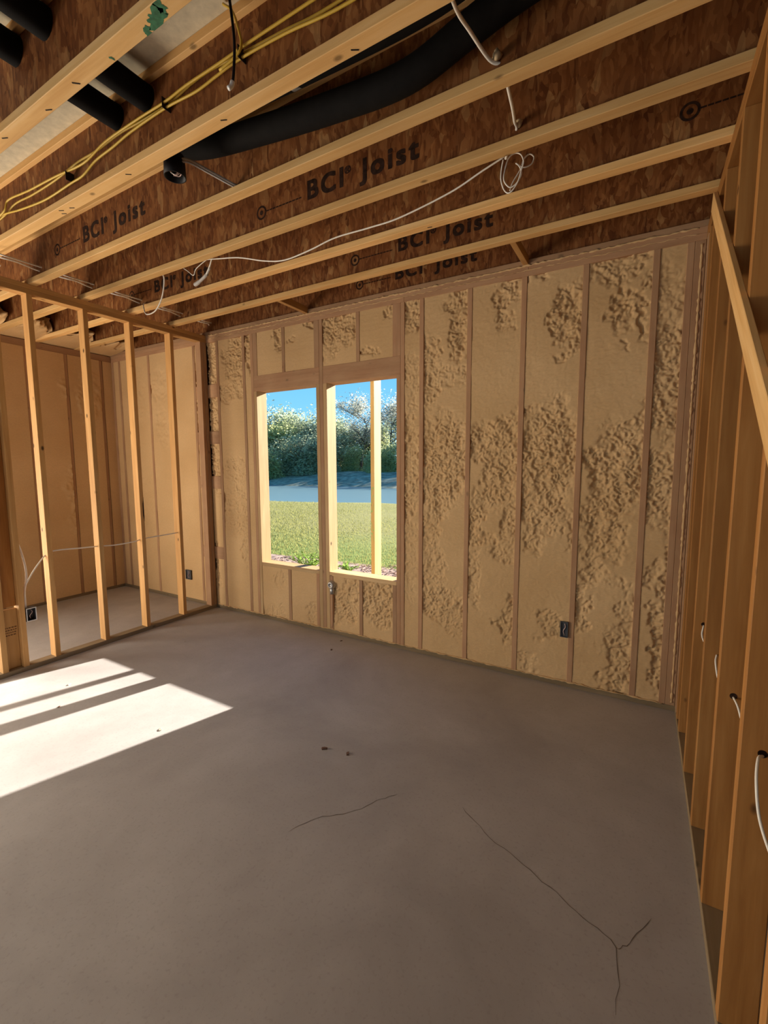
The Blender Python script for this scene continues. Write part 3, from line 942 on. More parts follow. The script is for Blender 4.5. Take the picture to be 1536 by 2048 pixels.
# ------------------------------------------------------------------ yellow cables stapled along the fifth joist
yb_ = JY[5] - 0.005
YC = [
 ('yellow cable of the bundle along the joist, the uppermost strand', [(0.35, 3.19), (0.662, 3.204), (0.841, 3.233), (1.064, 3.222), (1.328, 3.222), (1.568, 3.238), (1.738, 3.235), (1.961, 3.246), (2.123, 3.238), (2.327, 3.236), (2.498, 3.258), (2.623, 3.260), (2.781, 3.245), (3.001, 3.230), (3.227, 3.212), (3.8, 3.22), (5.4, 3.22)], 0.010),
 ('yellow cable of the bundle along the joist, the lowest strand', [(0.30, 3.20), (0.663, 3.205), (0.929, 3.171), (1.23, 3.142), (1.505, 3.146), (1.63, 3.148), (1.755, 3.180), (1.913, 3.192), (2.069, 3.208), (2.326, 3.214), (2.527, 3.202), (2.651, 3.210), (2.781, 3.218), (3.025, 3.205), (3.309, 3.176), (3.8, 3.19), (5.4, 3.19)], 0.022),
 ('yellow cable of the joist bundle, middle strand with a loop at the left', [(0.38, 3.18), (0.725, 3.20), (0.805, 3.250), (1.0, 3.236), (1.091, 3.228), (1.38, 3.212), (1.663, 3.190), (1.87, 3.222), (2.121, 3.228), (2.342, 3.226), (2.479, 3.235), (2.694, 3.236), (2.86, 3.240), (3.127, 3.240), (3.8, 3.24), (5.4, 3.24)], 0.034)]
for lab, pts, off in YC:
    o = tube('yellow_cable', [(x, yb_ - off, z) for x, z in pts], 0.0052, 'yellow_cable', None, 6, 8)
    props(o, lab, 'cable', 'yellow cables along the joist')
dropc = tube('yellow_cable', [(2.74, yb_ - 0.05, 3.410), (2.79, yb_ - 0.052, 3.36), (2.82, yb_ - 0.05, 3.28), (2.825, yb_ - 0.046, 3.235), (2.795, yb_ - 0.044, 3.212), (2.70, yb_ - 0.044, 3.198)], 0.005, 'yellow_cable', None, 6, 8)
props(dropc, 'single yellow cable dropping from the subfloor into the yellow bundle', 'cable', 'yellow cables along the joist')
for x, z in ((2.33, 3.225), (1.50, 3.18), (2.80, 3.23)):
    cs = link('cable_staple', box_mesh(0.004, 0.042, 0.045, M['staple'], 0.001), JO[5][0], (x, yb_ - 0.0215, z))
# black cable hanging
blk = tube('black_cable', [(2.90, -2.20, 3.416), (2.905, -2.20, 3.33), (2.918, -2.195, 3.22), (2.926, -2.19, 3.11), (2.920, -2.19, 3.03), (2.912, -2.19, 2.985)], 0.0048, 'black_plastic', None, 6, 8)
props(blk, 'thin black cable hanging straight down in front of the yellow cables', 'cable')
tip = tube('cable_tip', [(2.912, -2.19, 2.987), (2.905, -2.192, 2.972), (2.900, -2.20, 2.962)], 0.008, 'box_rim', blk, 4, 8)

# ------------------------------------------------------------------ white cable through the joists on the right side with sealant blobs
wc = tube('white_cable', [(3.62, -2.6, 3.12), (3.63, -2.30, 3.12), (3.635, -2.01, 3.10), (3.632, -1.9, 3.105), (3.635, -1.80, 3.128), (3.66, -1.645, 3.134), (3.70, -1.60, 3.125), (3.705, -1.55, 3.085), (3.69, -1.42, 3.098), (3.668, -1.30, 3.13), (3.662, -1.24, 3.138), (3.62, -1.19, 3.12), (3.585, -1.13, 3.10)], 0.0065, 'white_cable', None, 6, 8)
props(wc, 'white cable passing through the joist webs toward the hanging coil', 'cable')


def blob(name, loc, r, mat, seed, parent=None):
    bm = bmesh.new()
    bmesh.ops.create_icosphere(bm, subdivisions=2, radius=r)
    rng = random.Random(seed)
    ph = [rng.uniform(0, 6) for _ in range(6)]
    for v in bm.verts:
        n_ = v.co.normalized()
        v.co *= 1 + 0.22 * math.sin(3 * n_.x + ph[0]) * math.sin(4 * n_.y + ph[1]) + 0.12 * math.sin(6 * n_.z + ph[2])
    me = bpy.data.meshes.new(name); bm.to_mesh(me); bm.free()
    me.materials.append(M[mat])
    me.polygons.foreach_set('use_smooth', [True] * len(me.polygons))
    return link(name, me, parent, loc)


b1 = blob('sealant_blob', (3.684, -1.633, 3.146), 0.017, 'foam_sealant', 3, JO[4][1].parent)
b2 = blob('sealant_blob', (3.676, -1.257, 3.150), 0.015, 'foam_sealant', 8, JO[3][1].parent)
# hanging coil
cp = [(3.573, -1.13, 3.10), (3.563, -1.12, 3.067), (3.561, -1.12, 3.02), (3.576, -1.12, 2.971), (3.597, -1.12, 2.948), (3.619, -1.12, 2.955), (3.643, -1.12, 2.986), (3.657, -1.12, 3.029), (3.667, -1.12, 3.067), (3.653, -1.12, 3.103), (3.623, -1.118, 3.118), (3.593, -1.114, 3.106), (3.574, -1.11, 3.054), (3.573, -1.105, 3.016), (3.6, -1.10, 2.983), (3.63, -1.10, 2.991), (3.65, -1.095, 3.022), (3.649, -1.09, 3.052), (3.632, -1.08, 3.085), (3.62, -1.07, 3.10), (3.65, -1.04, 3.09), (3.682, -1.02, 3.106), (3.69, -1.01, 3.139), (3.669, -1.01, 3.160), (3.645, -1.02, 3.14), (3.63, -1.03, 3.09), (3.60, -1.05, 3.03), (3.59, -1.06, 2.99)]
coil = tube('cable_coil', cp, 0.0032, 'white_cable', None, 8, 8)
props(coil, 'loose coil of white cable hanging between two joists', 'cable')
lc = tube('white_cable', [(3.58, -1.14, 3.105), (3.468, -1.13, 3.080), (3.298, -1.12, 3.036), (3.008, -1.12, 2.992), (2.815, -1.12, 2.989), (2.57, -1.12, 2.993), (2.379, -1.12, 2.968), (2.174, -1.12, 2.955), (2.0, -1.12, 2.987), (1.77, -1.13, 3.055), (1.56, -1.14, 3.09), (1.42, -1.15, 3.11)], 0.0042, 'white_cable', None, 8, 8)
props(lc, 'long white cable sagging across below the joists from coil to the left', 'cable')
# stripped ends hanging beyond
se = empty('cable_end', (1.50, -1.15, 3.10), 'white cable end with a clear stripped sheath hanging near the partition', 'cable')
tube('jacket', [(1.52, -1.14, 3.12), (1.49, -1.13, 3.09), (1.455, -1.12, 3.06), (1.41, -1.11, 3.03)], 0.005, 'white_cable', se)
tube('sheath', [(1.46, -1.115, 3.06), (1.40, -1.105, 3.025), (1.31, -1.10, 2.995), (1.262, -1.10, 2.985)], [0.006] * 6 + [0.011] * 6 + [0.014] * 6 + [0.008], 'grey_cable', se)
tube('bare_wire', [(1.50, -1.14, 3.12), (1.32, -1.12, 3.085), (1.27, -1.11, 3.05), (1.21, -1.11, 3.09), (1.175, -1.12, 3.115)], 0.003, 'white_cable', se)
# loop near the partition
l3 = tube('white_cable', [(0.98, -1.19, 3.10), (0.95, -1.13, 3.09), (0.877, -1.10, 2.985), (0.78, -1.08, 2.915), (0.68, -1.06, 2.895), (0.5, -1.0, 2.93), (0.36, -0.93, 3.02), (0.27, -0.87, 3.09), (0.24, -0.83, 3.12)], 0.005, 'white_cable', None, 8, 8)
props(l3, 'white cable loop sagging below the joists beside the left partition top', 'cable')
# pair through the joists at the left
for k, dx in enumerate((0.0, 0.035)):
    pts = [(0.42 + dx, -2.45, 3.12)]
    for ja, jb in ((5, 4), (4, 3), (3, 2), (2, 1), (1, 0)):
        ya, yb2 = JY[ja], JY[jb]
        pts += [(0.14 + dx, ya, 3.135 + .02 * k), (0.30 + dx * .4, ya + 0.10, 3.085 + .015 * k), (0.27 + dx * .4, (ya + yb2) / 2, 3.10 + .012 * k)]
    pts += [(0.10 + dx, -0.03, 3.15 + .02 * k)]
    o = tube('white_cable', pts, 0.0055, 'white_cable', None, 6, 8)
    props(o, ('white cable threaded through the joist webs beside the partition, left of a pair', 'white cable threaded through the joist webs beside the partition, right of a pair')[k], 'cable')
# short cable at far left by top plate
sc_ = tube('white_cable', [(0.46, -2.10, 3.11), (0.49, -2.06, 3.05), (0.50, -2.02, 2.97), (0.505, -2.0, 2.955)], 0.006, 'white_cable', None, 6, 8)
props(sc_, 'short white cable stub hanging at the left edge under the joists', 'cable')

# ------------------------------------------------------------------ round ceiling box and its cables
cb = empty('ceiling_box', (2.135, -1.865, 3.065), 'round black electrical ceiling box with coiled wires inside', 'electrical box')
vs, fs = [], []
prof = [(0.046, 0.10), (0.050, 0.06), (0.052, 0.0), (0.047, 0.0), (0.045, 0.05), (0.0, 0.055)]
SEG = 24
for r_, z_ in prof:
    for k in range(SEG):
        t = 2 * math.pi * k / SEG
        vs.append((r_ * math.cos(t), r_ * math.sin(t), z_))
for a in range(len(prof) - 1):
    for k in range(SEG):
        k2 = (k + 1) % SEG
        fs.append((a * SEG + k, a * SEG + k2, (a + 1) * SEG + k2, (a + 1) * SEG + k))
fs.append(tuple(k for k in range(SEG)))
link('body', mesh_from('body', vs, fs, M['black_plastic'], True), cb, (2.135, -1.865, 3.075))
sp = [(2.135 + (0.012 + 0.0022 * k) * math.cos(k * 0.9), -1.865 + (0.012 + 0.0022 * k) * math.sin(k * 0.9), 3.098 + 0.002 * (k % 3)) for k in range(11)]
tube('wire', sp, 0.0028, 'copper', cb, 5, 6)
tube('wire', [(2.11, -1.88, 3.115), (2.13, -1.87, 3.088), (2.15, -1.862, 3.085), (2.165, -1.85, 3.10)], 0.0026, 'copper', cb, 5, 6)
tube('wire', [(2.13, -1.845, 3.11), (2.14, -1.86, 3.085), (2.13, -1.885, 3.09)], 0.0026, 'box_rim', cb, 5, 6)
link('mounting_bar', box_mesh(0.70, 0.028, 0.02, M['flange'], 0.002), cb, (1.78, -1.93, 3.140), (0, 0, 0))
for k, dz in enumerate((0.0, 0.013)):
    o = tube('white_cable', [(2.17, -1.865, 3.135 + dz), (2.20, -1.83, 3.142 + dz), (2.245, -1.74, 3.123 + dz), (2.285, -1.66, 3.104 + dz), (2.30, -1.615, 3.10 + dz)], 0.0052, 'grey_cable', None, 5, 8)
    props(o, ('grey-white cable from the round ceiling box to the next joist, lower of two', 'grey-white cable from the round ceiling box to the next joist, upper of two')[k], 'cable')

# ------------------------------------------------------------------ cable strung through the left partition studs
lp = tube('white_cable', [(-0.045, -0.42, 0.935), (-0.045, -0.523, 0.931), (-0.045, -0.70, 0.928), (-0.045, -0.835, 0.922), (-0.045, -0.90, 0.909), (-0.045, -1.092, 0.904), (-0.045, -1.235, 0.916), (-0.045, -1.40, 0.925), (-0.045, -1.561, 0.935), (-0.045, -1.642, 0.922), (-0.045, -1.721, 0.837), (-0.042, -1.79, 0.735), (-0.040, -1.822, 0.66), (-0.040, -1.826, 0.50)], 0.0058, 'white_cable', None, 8, 8)
props(lp, 'white cable strung through the studs of the left partition', 'cable')
lp2 = tube('white_cable', [(-0.040, -1.834, 0.50), (-0.040, -1.826, 0.64), (-0.040, -1.806, 0.75), (-0.042, -1.810, 0.875), (-0.045, -1.838, 1.02), (-0.045, -1.868, 1.06)], 0.0075, 'white_cable', None, 8, 8)
props(lp2, 'white cable running down a stud to the outlet box in the left partition', 'cable')
# cables through right studs
for k, (ya, pts) in enumerate(((-1.933, [(4.538, -1.955, 0.877), (4.520, -2.0, 0.89), (4.510, -2.05, 0.855), (4.514, -2.09, 0.785), (4.530, -2.16, 0.735), (4.535, -2.32, 0.74)]),
                               (-1.527, [(4.535, -1.548, 0.846), (4.541, -1.60, 0.836), (4.550, -1.66, 0.79), (4.548, -1.75, 0.78), (4.54, -1.912, 0.82)]),
                               (-1.12, [(4.536, -1.141, 0.843), (4.530, -1.17, 0.82), (4.536, -1.22, 0.77), (4.545, -1.32, 0.76), (4.54, -1.506, 0.82)]),
                               (-0.714, [(4.530, -0.735, 0.840), (4.523, -0.76, 0.80), (4.530, -0.80, 0.775), (4.54, -0.92, 0.78), (4.54, -1.099, 0.83)]))):
    o = tube('white_cable', pts, 0.0035, 'white_cable', None, 6, 8)
    props(o, ('white cable loop between the nearest right-wall studs, at the picture edge', 'white cable piece between right-wall studs, second nearest to the viewer',
              'white cable piece between right-wall studs, third nearest to the viewer', 'white cable piece between right-wall studs, the one deepest toward the corner')[k], 'cable')
    hb = link('cable_hole', mesh_from('cable_hole', [(0.011 * math.cos(a * math.pi / 8), 0, 0.011 * math.sin(a * math.pi / 8)) for a in range(16)], [tuple(range(16))], M['ink']), part_r, (pts[0][0], ya - h - 0.0006, pts[0][2] + 0.004))


# ------------------------------------------------------------------ outlet boxes
def outlet_box(name, loc, w, hgt, d, face, label, rim='box_rim', inner='steel_dark', rotz=0.0):
    """open box: shell with a rim, dark inside and two wires; local -y is the opening"""
    e_ = bpy.data.objects.new(name, None); COL.objects.link(e_)
    e_.location = loc; e_.rotation_euler = (0, 0, rotz)
    props(e_, label, 'outlet box')

    def child(n_, me, l_=(0, 0, 0)):
        o = bpy.data.objects.new(n_, me); COL.objects.link(o); o.parent = e_; o.location = l_
        return o
    a, c, t = w / 2, hgt / 2, 0.006
    vs = [(-a, 0, -c), (a, 0, -c), (a, 0, c), (-a, 0, c), (-a + t, 0, -c + t), (a - t, 0, -c + t), (a - t, 0, c - t), (-a + t, 0, c - t),
          (-a + t, d - .003, -c + t), (a - t, d - .003, -c + t), (a - t, d - .003, c - t), (-a + t, d - .003, c - t), (-a, d, -c), (a, d, -c), (a, d, c), (-a, d, c)]
    fs = [(4, 5, 9, 8), (5, 6, 10, 9), (6, 7, 11, 10), (7, 4, 8, 11), (8, 9, 10, 11), (0, 12, 13, 1), (1, 13, 14, 2), (2, 14, 15, 3), (3, 15, 12, 0), (12, 15, 14, 13)]
    child('body', mesh_from('body', vs, fs, M[inner]))
    fr = [(0, 1, 5, 4), (1, 2, 6, 5), (2, 3, 7, 6), (3, 0, 4, 7)]
    v2 = [(x, -0.0015, z) for x, y, z in vs[:8]] + [(x, 0.0005, z) for x, y, z in vs[:8]]
    f2 = fr + [tuple(i + 8 for i in reversed(f)) for f in fr] + [(0, 8, 9, 1), (1, 9, 10, 2), (2, 10, 11, 3), (3, 11, 8, 0)]
    child('rim', mesh_from('rim', v2, f2, M[rim]))
    v, f = tube_geo(smooth_path([Vector((0.1 * a, d * .6, -c + .015)), Vector((-0.2 * a, .3 * d, -.2 * c)), Vector((0.3 * a, .25 * d, .3 * c)), Vector((0.1 * a, d * .6, c - .015))], 5), 0.003, 6)
    child('wire', mesh_from('wire', v, f, M['copper'], True))
    return e_


outlet_box('outlet_box', (0.0, -1.808, 0.452), 0.070, 0.108, 0.05, 'x', 'grey outlet box with a pale rim on the left partition stud', rotz=math.radians(90))
outlet_box('outlet_box', (-0.485, -0.013, 0.33), 0.10, 0.115, 0.012, 'y', 'small dark outlet box in the foam wall beyond the partition', rim='steel_dark')
outlet_box('outlet_box', (3.785, -0.013, 0.44), 0.054, 0.118, 0.012, 'y', 'dark outlet box set in the foam wall beside a stud, near the right end', rim='steel_dark')
# foam-spattered conduit fitting under the right window
cf = empty('conduit_fitting', (1.66, -0.012, 0.455), 'round galvanised conduit fitting under the right window opening', 'fitting')
vs, fs = [], []
prof = [(0.0, -0.020), (0.016, -0.020), (0.017, -0.030), (0.026, -0.030), (0.030, -0.026), (0.040, -0.012), (0.042, 0.012)]
for r_, y_ in prof:
    for k in range(SEG):
        t = 2 * math.pi * k / SEG
        vs.append((r_ * math.cos(t), y_, r_ * math.sin(t)))
for a in range(len(prof) - 1):
    for k in range(SEG):
        k2 = (k + 1) % SEG
        fs.append((a * SEG + k, a * SEG + k2, (a + 1) * SEG + k2, (a + 1) * SEG + k))
link('cover', mesh_from('cover', vs, fs, M['steel'], True), cf, (1.665, 0.0, 0.490))
tube('conduit', [(1.668, 0.004, 0.46), (1.668, 0.004, 0.40), (1.668, 0.006, 0.24), (1.662, 0.012, 0.06)], 0.016, 'lumber_wall', cf, 4, 12)
tube('collar', [(1.668, 0.002, 0.462), (1.668, 0.002, 0.40)], 0.024, 'steel', cf, 2, 12)


# ------------------------------------------------------------------ scraps on the floor
def scrap(x, y, s, mat, seed, label):
    rng = random.Random(seed)
    bm = bmesh.new()
    bmesh.ops.create_cube(bm, size=1)
    for v in bm.verts:
        v.co = Vector((v.co.x * s * rng.uniform(0.7, 1.3), v.co.y * s * 0.5 * rng.uniform(0.6, 1.4), max(0, v.co.z + .5) * s * 0.25 * rng.uniform(.6, 1.2)))
    bmesh.ops.subdivide_edges(bm, edges=list(bm.edges), cuts=1)
    for v in bm.verts:
        if v.co.z > 1e-4:
            v.co += Vector((rng.uniform(-1, 1), rng.uniform(-1, 1), rng.uniform(-.5, .3))) * s * 0.09
    me = bpy.data.meshes.new('scrap'); bm.to_mesh(me); bm.free()
    me.materials.append(M[mat])
    o = link('scrap', me, None, (x, y, 0.0), (0, 0, rng.uniform(0, 3)))
    props(o, label, 'scrap', 'scraps on the slab')


scrap(2.698, -1.476, 0.030, 'chip', 1, 'dark brown scrap on the open floor, left of a close pair')
scrap(2.843, -1.446, 0.024, 'chip', 2, 'dark brown scrap on the open floor, right of a close pair')
scrap(1.894, -0.325, 0.022, 'chip', 3, 'small brown chip on the floor near the window wall, in front of its twin')
scrap(1.849, -0.115, 0.018, 'chip', 4, 'small brown chip on the floor right under the window wall')
scrap(0.836, -2.016, 0.020, 'chip', 5, 'brown chip in the middle of the sunlit floor stripes')
scrap(0.550, -1.82, 0.024, 'chip_pale', 6, 'pale chip on the sunlit floor close to the partition')
scrap(1.69, -1.836, 0.028, 'chip_pale', 7, 'pale chip on the sunlit floor near its right edge')
scrap(0.578, -0.85, 0.014, 'chip_pale', 8, 'tiny white scrap on the shaded floor before the partition')
scrap(4.02, -2.28, 0.010, 'chip_pale', 9, 'tiny white scrap on the floor near the right wall')

# ------------------------------------------------------------------ OUTDOORS
GZ = -0.2
lawn = empty('lawn', (0, 0, GZ), 'dry green lawn outside, sloping to the pond', 'lawn', kind='structure')
vs, fs = [], []
N1, N2 = 40, 60
for a in range(N1 + 1):
    for c in range(N2 + 1):
        x = -70 + 120 * a / N1
        y = 0.16 + 19.0 * (c / N2) ** 1.3 + (0 if c < N2 else 1.0)
        sh = min(18.5, max(10.5, 16.3 + 0.175 * x + 0.25 * math.sin(x * 0.6)))
        z = GZ + 0.02 * math.sin(x * 0.7 + y * 0.4) * min(1, y / 6) - max(0, y - sh) * 0.3
        vs.append((x, y, z))
for a in range(N1):
    for c in range(N2):
        q = a * (N2 + 1) + c
        fs.append((q, q + N2 + 1, q + N2 + 2, q + 1))
link('turf', mesh_from('turf', vs, fs, M['lawn'], True), lawn)
rng = np.random.RandomState(3)


def outside_rays(n, dmin, dmax, a0=-50, a1=-12):
    """points seen out of the windows, spread over a sector around the viewing room"""
    an = np.radians(rng.uniform(a0, a1, n))
    d = dmin * (dmax / dmin) ** rng.rand(n)
    return 4.2 + np.sin(an) * d, -3.4 + np.cos(an) * d


X, Y = outside_rays(60000, 7.0, 24.0)
keep = (Y > 3.3) & (Y < np.clip(16.0 + 0.175 * X, 10.3, 18.2))
X, Y = X[keep], Y[keep]
vs, fs = [], []
for x, y in zip(X.tolist(), Y.tolist()):
    a = random.uniform(0, 6.28); w_ = random.uniform(.006, .012); hh = random.uniform(.03, .075)
    q = len(vs)
    lean = (random.uniform(-.03, .03), random.uniform(-.03, .03))
    z = GZ - .012
    vs += [(x - w_ * math.cos(a), y - w_ * math.sin(a), z), (x + w_ * math.cos(a), y + w_ * math.sin(a), z), (x + lean[0], y + lean[1], z + hh)]
    fs.append((q, q + 1, q + 2))
gb = link('grass_blades', mesh_from('grass_blades', vs, fs, M['blade']), lawn)
gb['kind'] = 'stuff'

# mulch strip along the house
mulch = empty('mulch_bed', (0, 2, GZ), 'strip of reddish mulch on the ground beside the house', 'mulch', kind='stuff')
vs, fs = [], []
for k in range(14):
    vs += [(-14 + k * 2, 0.2, GZ + 0.012), (-14 + k * 2, 3.35 + 0.15 * math.sin(k * 2.1), GZ + 0.012)]
for k in range(13):
    fs.append((2 * k, 2 * k + 2, 2 * k + 3, 2 * k + 1))
o = link('mulch_base', mesh_from('mulch_base', vs, fs, M['mulch']), mulch)
X, Y = outside_rays(9000, 3.9, 9.0, -55, -10)
vs, fs = [], []
for x, y in zip(X.tolist(), Y.tolist()):
    if not (0.35 < y < 3.45 + 0.25 * math.sin(x * 3)): continue
    if 1.45 < x < 1.66 and .9 < y < 1.2: continue
    L_, w_, t_ = random.uniform(.02, .06), random.uniform(.008, .02), random.uniform(.005, .015)
    a = random.uniform(0, 6.28); ca, sa = math.cos(a), math.sin(a); ti = random.uniform(-.3, .3) * L_
    q = len(vs)
    for sx, sy, sz in ((-1, -1, 0), (1, -1, 0), (1, 1, 0), (-1, 1, 0), (-.8, -.8, 1), (.8, -.8, 1), (.8, .8, 1), (-.8, .8, 1)):
        lx, ly = sx * L_ / 2, sy * w_ / 2
        vs.append((x + lx * ca - ly * sa, y + lx * sa + ly * ca, GZ + .012 + sz * t_ + max(0, sx) * abs(ti)))
    fs += [(q, q + 1, q + 5, q + 4), (q + 1, q + 2, q + 6, q + 5), (q + 2, q + 3, q + 7, q + 6), (q + 3, q, q + 4, q + 7), (q + 4, q + 5, q + 6, q + 7)]
o = link('mulch_chips', mesh_from('mulch_chips', vs, fs, M['mulch']), mulch)
o['kind'] = 'stuff'

# pond and far bank
vs = [(-90, 11, GZ - 0.32), (50, 11, GZ - 0.32), (50, 52, GZ - 0.32), (-90, 52, GZ - 0.32)]
pond = link('pond_water', mesh_from('pond_water', vs, [(0, 1, 2, 3)], M['water']), None)
props(pond, 'still blue-grey pond water beyond the lawn', 'pond', kind='structure')
vs, fs = [], []
for a in range(61):
    for c in range(13):
        x = -100 + 160 * a / 60
        y = 30 + c * 2.8 + 0.8 * math.sin(x * 0.21) + 0.4 * math.sin(x * 0.53)
        z = min(0.8, -1.0 + c * 2.8 * 0.165) + 0.12 * math.sin(x * 0.7 + c * 1.7)
        vs.append((x, y, z))
for a in range(60):
    for c in range(12):
        q = a * 13 + c
        fs.append((q, q + 13, q + 14, q + 1))
bank = link('far_bank_ground', mesh_from('far_bank_ground', vs, fs, M['bank'], True), None)
props(bank, 'scrubby far bank of the pond under the trees', 'bank', kind='structure')


# trees ---------------------------------------------------------------
def make_tree(seed, height, crown_r, crown_base, leaf, n_leaf, leaf_size, open_=0.5, trunk_r=0.16, fill=0.0):
    """trunk-and-branches mesh, foliage mesh (leaf cards clustered about the branch ends)"""
    rg = random.Random(seed)
    V, F = [], []
    tips = []

    def limb(p, d, L, r, lev):
        n = 5
        path = [p.copy()]
        q = p.copy(); dd = d.copy()
        for i in range(n):
            dd = (dd + Vector((rg.uniform(-1, 1), rg.uniform(-1, 1), rg.uniform(-.2, .5))) * 0.16).normalized()
            q = q + dd * (L / n)
            path.append(q.copy())
        v, f = tube_geo(path, [r * (1 - 0.75 * i / n) for i in range(n + 1)], 6 if lev < 2 else 4)
        b0 = len(V); V.extend(v); F.extend([tuple(i + b0 for i in ff) for ff in f])
        if lev >= 3:
            tips.extend(path[2:]); return
        nb = (9, 5, 4)[lev]
        for k in range(nb):
            t = rg.uniform(0.35 if lev else max(.2, crown_base / L), 1.0)
            ii = min(n, max(1, int(t * n + .5)))
            base = path[ii]
            az = rg.uniform(0, 6.28); upz = rg.uniform(0.05, 0.9)
            nd = (Vector((math.cos(az), math.sin(az), upz)) * 0.8 + dd * 0.4).normalized()
            limb(base, nd, (crown_r * 0.75 if lev == 0 else L * 0.62) * rg.uniform(.7, 1.15), r * (1 - 0.7 * t) * 0.62 + 0.008, lev + 1)
        tips.extend(path[-2:])
    limb(Vector((0, 0, 0)), Vector((rg.uniform(-.1, .1), rg.uniform(-.1, .1), 1)).normalized(), height * 0.72, trunk_r, 0)
    lv, lf = [], []
    sig = crown_r * (0.10 + 0.12 * (1 - open_))
    for k in range(n_leaf):
        c = rg.choice(tips) + Vector((rg.gauss(0, sig), rg.gauss(0, sig), rg.gauss(0, sig * .8)))
        if c.z < crown_base * 0.8: c.z = crown_base + rg.random()
        if rg.random() < fill:
            # leafy shoots down to the ground, in an uneven dome
            t, az = rg.random() ** 0.5, rg.uniform(0, 6.28)
            zz = rg.random() ** 1.3
            rr = crown_r * t * (1 - 0.55 * zz) * (0.8 + 0.2 * math.sin(3 * az + seed))
            c = Vector((rr * math.cos(az), rr * math.sin(az), zz * height * (0.45 if height > 4 else 0.75)))
        a = Vector((rg.uniform(-1, 1), rg.uniform(-1, 1), rg.uniform(-.6, .6))).normalized()
        b = a.cross(Vector((rg.uniform(-1, 1), rg.uniform(-1, 1), rg.uniform(-1, 1)))).normalized()
        s = leaf_size * rg.uniform(.6, 1.3)
        q = len(lv)
        lv += [c - a * s, c + b * s * .45, c + a * s, c - b * s * .45]
        lf.append((q, q + 1, q + 2, q + 3))
    return mesh_from('branches', V, F, M['bark'], True), mesh_from('foliage', lv, lf, M[leaf])


def bank_z(d):
    return min(0.8, -1.0 + (d - 30) * 0.165)


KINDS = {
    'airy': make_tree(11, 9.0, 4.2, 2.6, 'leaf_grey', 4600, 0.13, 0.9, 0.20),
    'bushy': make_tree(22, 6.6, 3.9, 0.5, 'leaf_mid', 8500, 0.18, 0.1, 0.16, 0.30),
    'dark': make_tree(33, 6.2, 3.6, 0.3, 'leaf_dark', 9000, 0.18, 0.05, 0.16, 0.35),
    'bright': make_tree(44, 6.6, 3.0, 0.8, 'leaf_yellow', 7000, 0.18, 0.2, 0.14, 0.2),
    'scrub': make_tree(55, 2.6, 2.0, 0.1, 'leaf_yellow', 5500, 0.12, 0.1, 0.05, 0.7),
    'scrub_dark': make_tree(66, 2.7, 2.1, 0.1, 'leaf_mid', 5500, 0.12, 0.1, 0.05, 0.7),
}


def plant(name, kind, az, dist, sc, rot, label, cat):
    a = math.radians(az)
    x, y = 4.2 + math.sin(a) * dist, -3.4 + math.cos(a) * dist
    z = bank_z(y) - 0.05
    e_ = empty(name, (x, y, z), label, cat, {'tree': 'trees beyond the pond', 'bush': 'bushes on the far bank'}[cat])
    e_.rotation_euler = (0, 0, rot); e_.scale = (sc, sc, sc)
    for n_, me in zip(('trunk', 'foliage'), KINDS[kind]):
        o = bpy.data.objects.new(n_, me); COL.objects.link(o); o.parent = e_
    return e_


TREES = [
    ('bright', -42.6, 63, 1.01, 0.3, 'yellow-green tree at the left edge of the left window view'),
    ('bushy', -41.0, 66, 1.05, 1.2, 'rounded green tree, tallest seen in the left window opening'),
    ('dark', -39.4, 62, 0.87, 2.2, 'dark green low tree in the middle of the left window view'),
    ('bushy', -37.6, 65, 0.95, 3.3, 'green tree whose crown meets the middle window post'),
    ('dark', -35.6, 63, 0.87, 0.9, 'dark tree just right of the middle window post'),
    ('airy', -33.0, 62, 1.02, 0.4, 'tall airy tree with open branches in the right window view'),
    ('bushy', -31.2, 67, 0.88, 5.0, 'dull green tree behind the outside post'),
    ('airy', -29.0, 61, 0.99, 2.6, 'airy tree at the right edge of the right window view'),
    ('dark', -45.2, 65, 1.13, 4.0, 'dark tree hidden beyond the left jamb of the windows'),
    ('bushy', -26.0, 65, 1.03, 1.9, 'green tree hidden beyond the right jamb of the windows'),
    ('dark', -22.5, 65, 1.13, 0.2, 'dark tree farther right along the bank, behind the foam wall'),
    ('bushy', -18.5, 64, 1.1, 2.7, 'wide green tree beyond the big foam bays, hidden by the wall'),
    ('airy', -14.5, 62, 1.0, 0.7, 'airy tree hidden by the wall near the dark outlet box'),
    ('dark', -10.5, 66, 1.2, 4.4, 'dark green tree hidden by the wall near its right end'),
    ('bushy', -49.0, 66, 1.1, 5.4, 'round green tree hidden by the wall left of the windows'),
]
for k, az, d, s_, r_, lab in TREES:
    plant('tree', k, az, d, s_, r_, lab, 'tree')
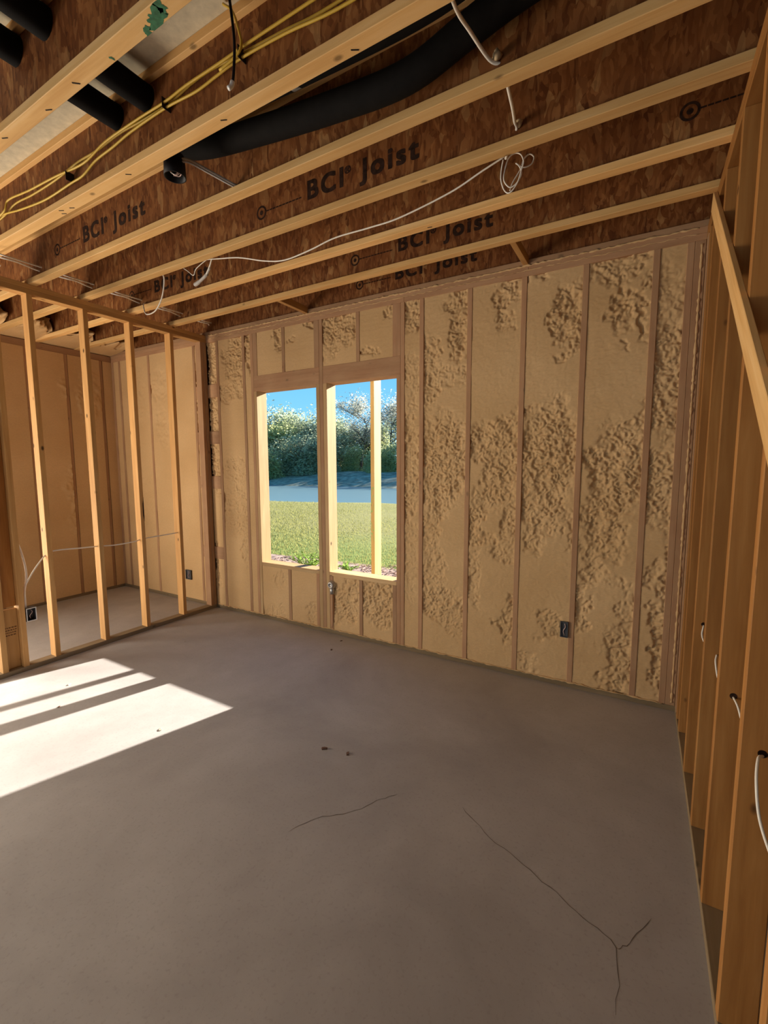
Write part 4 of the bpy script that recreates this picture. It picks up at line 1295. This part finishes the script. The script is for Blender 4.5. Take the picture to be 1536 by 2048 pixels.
BUSH = [
    ('scrub_dark', -41.6, 57, 1.25, 0.1, 'dull green bush at the left of the far bank'),
    ('scrub_dark', -39.6, 56, 1.38, 1.3, 'dull green bush on the far bank under the tallest left tree'),
    ('scrub_dark', -37.3, 57, 1.25, 2.3, 'dull green bush on the far bank beside the middle post'),
    ('scrub', -34.2, 58, 0.95, 3.1, 'yellow-green bush left of the airy tree trunk'),
    ('scrub', -31.4, 54, 0.90, 4.1, 'yellow-green bush in front of the airy tree, by the outside post'),
    ('scrub', -29.3, 55, 1.01, 5.2, 'yellow-green bush at the right edge of the window view'),
    ('scrub_dark', -35.9, 60, 1.50, 0.7, 'dull green bush under the dark tree by the middle post'),
    ('scrub', -26.8, 56, 1.06, 0.5, 'yellow-green bush beyond the right window jamb'),
    ('scrub_dark', -40.6, 66, 1.5, 2.9, 'green undergrowth clump behind the tallest left tree'),
    ('scrub_dark', -38.5, 67, 1.6, 1.9, 'green undergrowth clump behind the dark low tree'),
    ('scrub', -32.6, 66, 1.5, 3.9, 'pale undergrowth clump behind the airy tree trunk'),
    ('scrub', -30.2, 67, 1.6, 0.9, 'pale undergrowth clump behind the right edge airy tree'),
    ('scrub_dark', -34.6, 67, 1.5, 5.9, 'green undergrowth clump behind the dark tree by the middle post'),
    ('scrub_dark', -23.6, 64, 1.7, 0.4, 'green thicket hidden by the wall just right of the windows'),
    ('scrub_dark', -20.0, 66, 1.8, 1.4, 'green thicket hidden by the wall beyond the middle foam bays'),
    ('scrub_dark', -16.2, 65, 1.7, 2.4, 'green thicket hidden by the wall beyond the right foam bays'),
    ('scrub', -44.3, 56, 1.06, 1.5, 'yellow-green bush beyond the left window jamb'),
]
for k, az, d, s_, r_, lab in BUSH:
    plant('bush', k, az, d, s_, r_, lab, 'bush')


# weeds in the mulch below the left window
def weed(x, y, n, hgt, spread, label, seed):
    rg = random.Random(seed)
    e_ = empty('weed', (x, y, GZ), label, 'plant', 'weeds by the house')
    sv, sf, lv, lf = [], [], [], []
    for k in range(n):
        a = rg.uniform(0, 6.28); hh = hgt * rg.uniform(.5, 1); sp_ = spread * rg.uniform(.2, 1)
        p = [Vector((0, 0, 0)), Vector((math.cos(a) * sp_ * .4, math.sin(a) * sp_ * .4, hh * .6)), Vector((math.cos(a) * sp_, math.sin(a) * sp_, hh))]
        pp = smooth_path(p, 3)
        v, f = tube_geo(pp, 0.004, 4)
        b0 = len(sv); sv.extend(v); sf.extend([tuple(i + b0 for i in ff) for ff in f])
        for c in pp[2:]:
            for _ in range(3):
                t = Vector((rg.uniform(-1, 1), rg.uniform(-1, 1), rg.uniform(-.3, .8))).normalized()
                s = t.cross(Vector((0, 0, 1)))
                s = s.normalized() if s.length > .01 else Vector((1, 0, 0))
                Ls = rg.uniform(.04, .085)
                q = len(lv)
                lv += [c, c + t * Ls * .5 + s * Ls * .28, c + t * Ls, c + t * Ls * .5 - s * Ls * .28]
                lf.append((q, q + 1, q + 2, q + 3))
    link('stem', mesh_from('stem', sv, sf, M['leaf_bright'], True), e_, (x, y, GZ))
    link('leaves', mesh_from('leaves', lv, lf, M['leaf_bright']), e_, (x, y, GZ))


weed(-0.55, 2.35, 34, 0.36, 0.34, 'leafy bright green weed outside below the left window', 5)
weed(-0.05, 2.75, 12, 0.18, 0.20, 'small green weed low in the mulch behind the middle post', 6)
weed(0.85, 2.3, 12, 0.14, 0.25, 'low green weed in the mulch near the outside post', 7)

# outside support post
po = empty('support_post', (1.55, 1.03, GZ), 'yellow-lit wooden post standing outside the right window', 'post')
board('post', (1.527, 0.955, GZ), (1.575, 1.110, 3.30), 'lumber_post', po)
for z in (1.33, 1.24, 1.15, 0.93, 0.80):
    vs, fs = [], []
    rg = random.Random(int(z * 100))
    for k in range(8):
        t = k / 7
        vs += [(1.531 + 0.034 * t, 0.9542, z + 0.05 * math.sin(t * 3 + z * 9)), (1.531 + 0.034 * t, 0.9542, z + 0.05 * math.sin(t * 3 + z * 9) + 0.018)]
    for k in range(7):
        fs.append((2 * k, 2 * k + 2, 2 * k + 3, 2 * k + 1))
    link('green_mark', mesh_from('green_mark', vs, fs, M['green2']), po)
